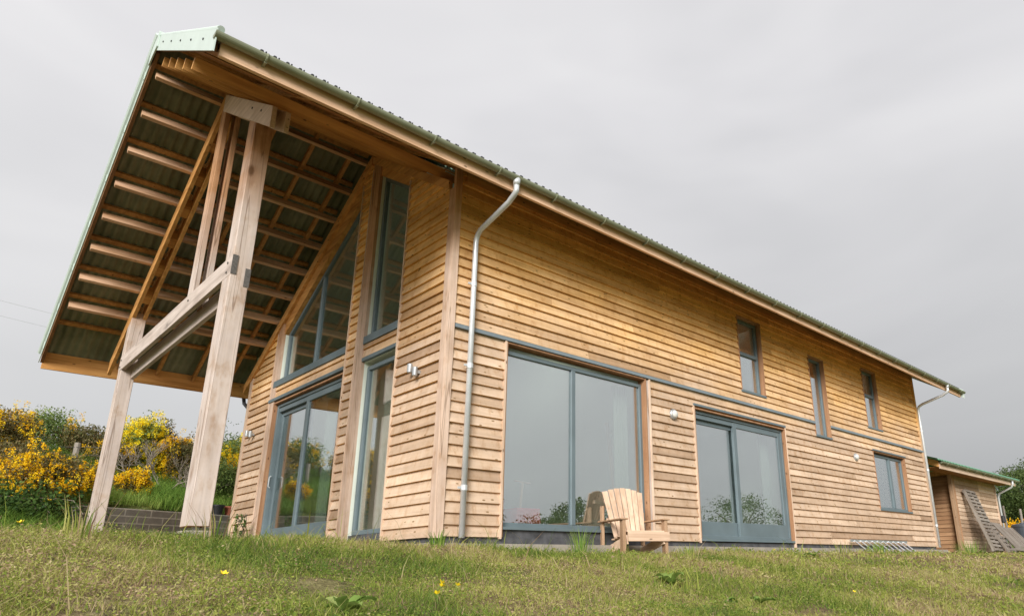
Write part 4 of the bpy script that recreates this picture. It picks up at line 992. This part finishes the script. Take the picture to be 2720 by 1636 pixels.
pallet(23.15, -.12, zg, .95, 1.2, .62, .0, 'grey pallet second from the right in the leaning row', True, 7, seed=3)
pallet(24.0, -.18, zg, 1.0, 1.12, .72, -.2, 'pale pallet with upright slats, rightmost of the leaning row', True, 8, seed=4)
for i, (a, b, lb) in enumerate([((20.7, -.35, -.08), (22.9, -.55, .10), 'long rough plank lying tilted in front of the pallets'), ((21.6, -.7, -.10), (24.2, -.5, -.03), 'flat grey plank on the ground in front of the pallets'), ((23.3, -.75, -.06), (25.0, -.9, .05), 'short plank poking out to the right below the pale pallet')]):
    mb = MB(); mb.bar(a, b, .14, .035); o = mb.build('loose_plank', 'pallet_x', None); tag(o, lb, 'plank', 'planks by the shed')
t = empty('rubbish_bin', (25.2, .25, -.08)); tag(t, 'dark blue-grey plastic rubbish bin at the right edge beyond the pallets', 'bin')
mb = MB(); mb.lathe((0, 0, 0), [(.27, 0), (.35, .86), (.37, .87), (.37, .92)], 24); mb.build('bin_body', 'bin', t, smooth=False)
mb = MB(); mb.lathe((0, 0, .921), [(.36, 0), (.36, .02), (.30, .05), (.08, .08), (.07, .11)], 24); mb.build('lid', 'bin', t)

# ------------------------------------------------------------------ grass
def vnoise(x, y, s, seed):
    rg = np.random.default_rng(seed); T = rg.random((64, 64)); X = x * s; Y = y * s; i = np.floor(X).astype(int); j = np.floor(Y).astype(int); fx = X - i; fy = Y - j
    fx = fx * fx * (3 - 2 * fx); fy = fy * fy * (3 - 2 * fy); g = lambda a, b: T[a % 64, b % 64]
    return (g(i, j) * (1 - fx) + g(i + 1, j) * fx) * (1 - fy) + (g(i, j + 1) * (1 - fx) + g(i + 1, j + 1) * fx) * fy
HV = np.vectorize(H, otypes=[float])
CX, CY = -4.316, -7.0
SOIL = [(-3.68, -3.83, .18), (-3.45, -3.5, .13), (-3.85, -4.1, .14), (-2.83, -3.6, .13), (-3.42, -4.3, .12), (-1.4, -3.9, .16), (.6, -4.3, .2), (-2.2, -4.4, .12)]
def keep(x, y):
    m = ~((x > -.28) & (y > -.30) & (x < 15.6) & (y < 7.3))
    m &= ~((x > -2.38) & (x < -2.02) & (((y > .78) & (y < 1.22)) | ((y > 5.98) & (y < 6.36))))
    m &= ~((x > 17.8) & (y > .9) & (x < 25.4) & (y < 5))
    u = (x + 2.5) * .927 + (y - 6.75) * .375; q = (x + 2.5) * -.375 + (y - 6.75) * .927
    return m & ~((u > -.03) & (u < 3.2) & (q > -.03) & (q < .24))
def blades(n, rmin, rmax, a0, a1, hmin, hmax, wid, seed, mat, name, bank=False, tall=.012, bias=0., pw=1.0, sel=None):
    rg = np.random.default_rng(seed)
    r = rmin + (rmax - rmin) * rg.random(n) ** pw; a = rg.uniform(R(a0), R(a1), n); x = CX + r * np.sin(a); y = CY + r * np.cos(a)
    cn = .55 * vnoise(x + 40, y + 40, 2.3, seed) + .45 * vnoise(x + 40, y + 40, 6.1, seed + 1)
    m = keep(x, y) & (rg.random(n) < .35 + 1.1 * cn)
    if sel: m &= vnoise(x + 40, y + 40, 1.7, 55) * .6 + vnoise(x + 40, y + 40, 4.3, 56) * .4 > sel
    if not bank:
        for (sx, sy, sr) in SOIL:
            dd = np.hypot((x - sx) * .8 + (y - sy) * .3, (y - sy) - (x - sx) * .3); m &= ~(rg.random(n) < .97 * np.exp(-(dd / sr) ** 4))
    x, y, cn, r = x[m], y[m], cn[m], r[m]; n = len(x); z = HV(x, y) - .008
    h = (hmin + (hmax - hmin) * rg.random(n) ** 1.6) * (.3 + 1.5 * cn ** 1.4); tl = rg.random(n) < tall; h[tl] *= rg.uniform(1.8, 3.4, tl.sum())
    yaw = rg.uniform(0, 6.283, n); ln = rg.uniform(.2, 1.3, n) * h; ld = rg.uniform(0, 6.283, n)
    w_ = wid * rg.uniform(.6, 1.3, n) * (1 + r / 14)
    sx, sy = np.cos(yaw) * w_, np.sin(yaw) * w_; lx, ly = np.cos(ld) * ln, np.sin(ld) * ln
    B0 = np.stack([x - sx, y - sy, z], 1); B1 = np.stack([x + sx, y + sy, z], 1)
    M1 = np.stack([x + sx * .7 + lx * .35, y + sy * .7 + ly * .35, z + h * .6], 1); M0 = np.stack([x - sx * .7 + lx * .35, y - sy * .7 + ly * .35, z + h * .6], 1)
    T1 = np.stack([x + lx + sx * .12, y + ly + sy * .12, z + h], 1); T0 = np.stack([x + lx - sx * .12, y + ly - sy * .12, z + h], 1)
    V = np.stack([B0, B1, M1, M0, M0, M1, T1, T0], 1)
    big = vnoise(x + 40, y + 40, 1.1, 77)
    dry = np.clip((x + 2.5) / 5, 0, 1) * .10 - .06
    tone = .22 - dry + .52 * cn + .7 * (big - .5) + rg.normal(size=n) * .16 + bias; straw = rg.random(n) < (.05 + .34 * (1 - big) ** 1.8 * (1 - .5 * cn)); tone[straw] = rg.uniform(0, .25, straw.sum())
    return V.reshape(-1, 3), np.repeat(tone, 2)
def leaves(n, rmin, rmax, a0, a1, size, hgt, seed, pw=1.0, bias=0.):
    rg = np.random.default_rng(seed); r = rmin + (rmax - rmin) * rg.random(n) ** pw; a = rg.uniform(R(a0), R(a1), n); x = CX + r * np.sin(a); y = CY + r * np.cos(a)
    cn = .5 * vnoise(x + 40, y + 40, 2.9, seed) + .5 * vnoise(x + 40, y + 40, 7.7, seed + 1); m = keep(x, y) & (rg.random(n) < .12 + 1.7 * cn ** 1.8)
    for (sx, sy, sr) in SOIL:
        dd = np.hypot((x - sx) * .8 + (y - sy) * .3, (y - sy) - (x - sx) * .3); m &= ~(rg.random(n) < .98 * np.exp(-(dd / sr) ** 4))
    x, y, cn, r = x[m], y[m], cn[m], r[m]; n = len(x); C_ = np.stack([x, y, HV(x, y) + rg.random(n) ** 1.2 * hgt * (.12 + 2.2 * cn ** 2.2)], 1)
    s = size * rg.uniform(.5, 1.3, n) * (1 + r / 16)
    big = vnoise(x + 40, y + 40, 1.1, 77); tone = .33 - np.clip((x + 2.5) / 5, 0, 1) * .12 + .5 * cn + .8 * (big - .5) + rg.normal(size=n) * .17 + bias
    br = rg.random(n) < .03 + .3 * (1 - big) ** 1.6; tone[br] = rg.uniform(0, .2, br.sum())
    return quads(C_, s, rg, .8), tone
parts = [blades(210000, 1.9, 9.5, -12, 104, .02, .08, .0014, 11, 'grass', 'g'),
         blades(110000, 5.5, 24, -10, 100, .025, .095, .0036, 12, 'grass', 'g', pw=1.3, tall=.02)]
parts.append(blades(110000, 2.0, 13, -12, 104, .035, .12, .0020, 13, 'grass', 'g', tall=.02, bias=.06, sel=.55))
G = [leaves(640000, 1.9, 10, -12, 104, .0056, .06, 21), leaves(110000, 7, 24, -8, 100, .013, .075, 22)]
V = np.concatenate([p[0] for p in parts] + [p[0] for p in G]); T = np.concatenate([p[1] for p in parts] + [p[1] for p in G])
o = fast('grass', V, 4, 'grass', T); tag(o, 'short yellow-green grass and weeds covering the slope', 'grass', kind='stuff')
rg = np.random.default_rng(31)      # lush long grass on the bank
n = 60000; u = rg.uniform(-3.2, 4.5, n); q = rg.uniform(-1.2, 4.5, n) ; x = -2.5 + u * .927 - q * .375; y = 6.75 + u * .375 + q * .927
m = keep(x, y) & ((q > .22) | ((u < -.1) & (q > -1.0))); x, y = x[m], y[m]; n = len(x); z = HV(x, y); h = rg.uniform(.12, .36, n); cn = vnoise(x + 40, y + 40, 2.5, 3)
h *= .6 + .8 * cn; yaw = rg.uniform(0, 6.28, n); ld = rg.uniform(0, 6.28, n); w_ = .0042; sx, sy = np.cos(yaw) * w_, np.sin(yaw) * w_; lx, ly = np.cos(ld) * h * .5, np.sin(ld) * h * .5
V = np.stack([np.stack([x - sx, y - sy, z], 1), np.stack([x + sx, y + sy, z], 1), np.stack([x + sx * .8 + lx * .3, y + sy * .8 + ly * .3, z + h * .6], 1), np.stack([x - sx * .8 + lx * .3, y - sy * .8 + ly * .3, z + h * .6], 1),
              np.stack([x - sx * .8 + lx * .3, y - sy * .8 + ly * .3, z + h * .6], 1), np.stack([x + sx * .8 + lx * .3, y + sy * .8 + ly * .3, z + h * .6], 1), np.stack([x + lx + sx * .1, y + ly, z + h * .9], 1), np.stack([x + lx - sx * .1, y + ly, z + h * .9], 1)], 1).reshape(-1, 3)
o = fast('bank_grass', V, 4, 'lush', np.repeat(.1 + .7 * cn + rg.normal(size=n) * .15, 2)); tag(o, 'long lush green grass on the bank behind the block wall', 'grass', kind='stuff')

# tall grass tufts
def tuft(x, y, h, n, rad, label, seed, mat='lush', group='tall grass tufts'):
    rg = np.random.default_rng(seed); t = []; z0 = H(x, y); rr = []
    for i in range(n):
        a = rg.uniform(0, 6.28); r0 = rg.random() * rad; hh = h * rg.uniform(.5, 1.1); ln = hh * rg.uniform(.15, .55); wd = .0045
        b = np.array([r0 * math.cos(a), r0 * math.sin(a), 0]); d = np.array([math.cos(a) * ln, math.sin(a) * ln, 0]); s = np.array([-math.sin(a), math.cos(a), 0]) * wd; up_ = np.array([0, 0, hh])
        t += [b - s, b + s, b + s * .8 + d * .3 + up_ * .6, b - s * .8 + d * .3 + up_ * .6, b - s * .8 + d * .3 + up_ * .6, b + s * .8 + d * .3 + up_ * .6, b + d + s * .1 + up_, b + d - s * .1 + up_]; k = rg.random(); rr += [k, k]
    o = fast('grass_tuft', t, 4, mat, rr); o.location = (x, y, z0); tag(o, label, 'grass tuft', group)
tuft(1.55, -.75, .38, 90, .12, 'tall green grass tuft just left of the garden chair', 1)
tuft(3.0, -1.25, .16, 50, .12, 'low leafy tuft in front of the garden chair seat', 2)
tuft(10.0, -.75, .30, 130, .28, 'bushy grass tuft at the left end of the aluminium ladder', 3)
tuft(16.2, -.6, .40, 160, .45, 'large grass tuft beyond the far corner of the house', 4)
tuft(-1.95, .45, .40, 16, .05, 'thin seed-headed grass stalks at the foot of the tall post', 5, 'grass')
tuft(-2.2, 5.2, .35, 26, .12, 'thin grass stalks right of the far canopy post', 6, 'grass')
tuft(-3.55, -1.9, .26, 26, .15, 'wispy long grass stalks on the crest at the left', 7, 'grass')
tuft(-2.75, -1.6, .28, 24, .15, 'wispy grass stalks on the crest below the far canopy post', 8, 'grass')
tuft(-.9, -1.5, .16, 70, .1, 'bright green tuft below the narrow gable window', 9)
tuft(2.2, -1.9, .2, 60, .2, 'grass tuft on the crest below the wide window', 10, 'grass')
tuft(6.6, -1.6, .22, 70, .3, 'grass tuft on the crest below the long-wall sliding door', 11, 'grass')
# broad-leaved dock plants
def dock(x, y, s, n, label, seed):
    rg = random.Random(seed); mb = MB(); t = empty('dock_plant', (x, y, H(x, y))); tag(t, label, 'weed', 'broad-leaved dock plants')
    for i in range(n):
        a = rg.uniform(0, 6.28); L = s * rg.uniform(.6, 1.1); wv = L * .26; ca, sa = math.cos(a), math.sin(a); tl = rg.uniform(.25, .9); vs = []; fs = []
        for k in range(6):
            f = k / 5; ww = wv * math.sin(math.pi * (f * .9 + .07)) ** .8; d = L * f; zz = tl * L * math.sin(f * 2.2) * .7 + .02
            for e in (-1, 0, 1): vs.append((ca * d - sa * ww * e, sa * d + ca * ww * e, zz + abs(e) * .012 + rg.uniform(-.004, .004)))
        for k in range(5):
            for e in (0, 1): b = k * 3 + e; fs.append((b, b + 1, b + 4, b + 3))
        mb.add(vs, fs, 0, rg.random())
    mb.build('leaves', 'dock', t, smooth=True)
dock(.22, -3.25, .16, 14, 'largest dock plant with broad drooping leaves, below the garden chair', 1)
dock(-.25, -4.1, .11, 6, 'dock plant at the bottom edge below the sliding door, left of two', 2)
dock(.2, -4.1, .10, 5, 'dock plant at the bottom edge below the sliding door, right of two', 3)
dock(-3.06, -4.35, .11, 9, 'light green rosette at the bottom edge below the tall post', 5)
dock(4.6, -2.2, .14, 6, 'small dock plant on the crest below the narrow upper window', 8)
# buttercups
proto = None
for i, (x, y, lb) in enumerate([(-3.85, -2.29, 'yellow flower at the far left of the grass'), (-3.35, -3.81, 'single yellow flower below the tall canopy post'), (-2.42, -3.93, 'top flower of the small buttercup cluster'), (-2.36, -4.0, 'right flower of the small buttercup cluster'),
      (-2.5, -4.08, 'left flower of the small buttercup cluster'), (-2.60, -4.26, 'lowest flower of the small buttercup cluster'), (4.12, -1.9, 'small yellow flower below the sliding door'), (1.76, -4.05, 'yellow flower at the lower right of the grass'), (5.2, -1.4, 'yellow flower on the crest right of the garden chair')]):
    if proto is None:
        t = empty('buttercup', (x, y, H(x, y))); proto = t
        mb = MB(); mb.tube([(0, 0, 0), (.004, 0, .045), (0, 0, .085)], .0015, 5); mb.build('stem', 'dock', t)
        mb = MB()
        for k in range(5):
            a = k * 1.2566; c, s = math.cos(a), math.sin(a); mb.add([(0, 0, .085), (c * .009 - s * .008, s * .009 + c * .008, .092), (c * .018, s * .018, .1), (c * .009 + s * .008, s * .009 - c * .008, .092)], [(0, 1, 2, 3)])
        mb.build('petals', 'petal', t)
    else:
        t = proto.copy(); COL.objects.link(t); t.location = (x, y, H(x, y)); t.rotation_euler = (.3 * math.sin(i), -.35, i)
        for c in proto.children:
            k = c.copy(); COL.objects.link(k); k.parent = t
    tag(t, lb, 'flower', 'buttercups in the grass')
proto.rotation_euler = (.2, -.3, 0)
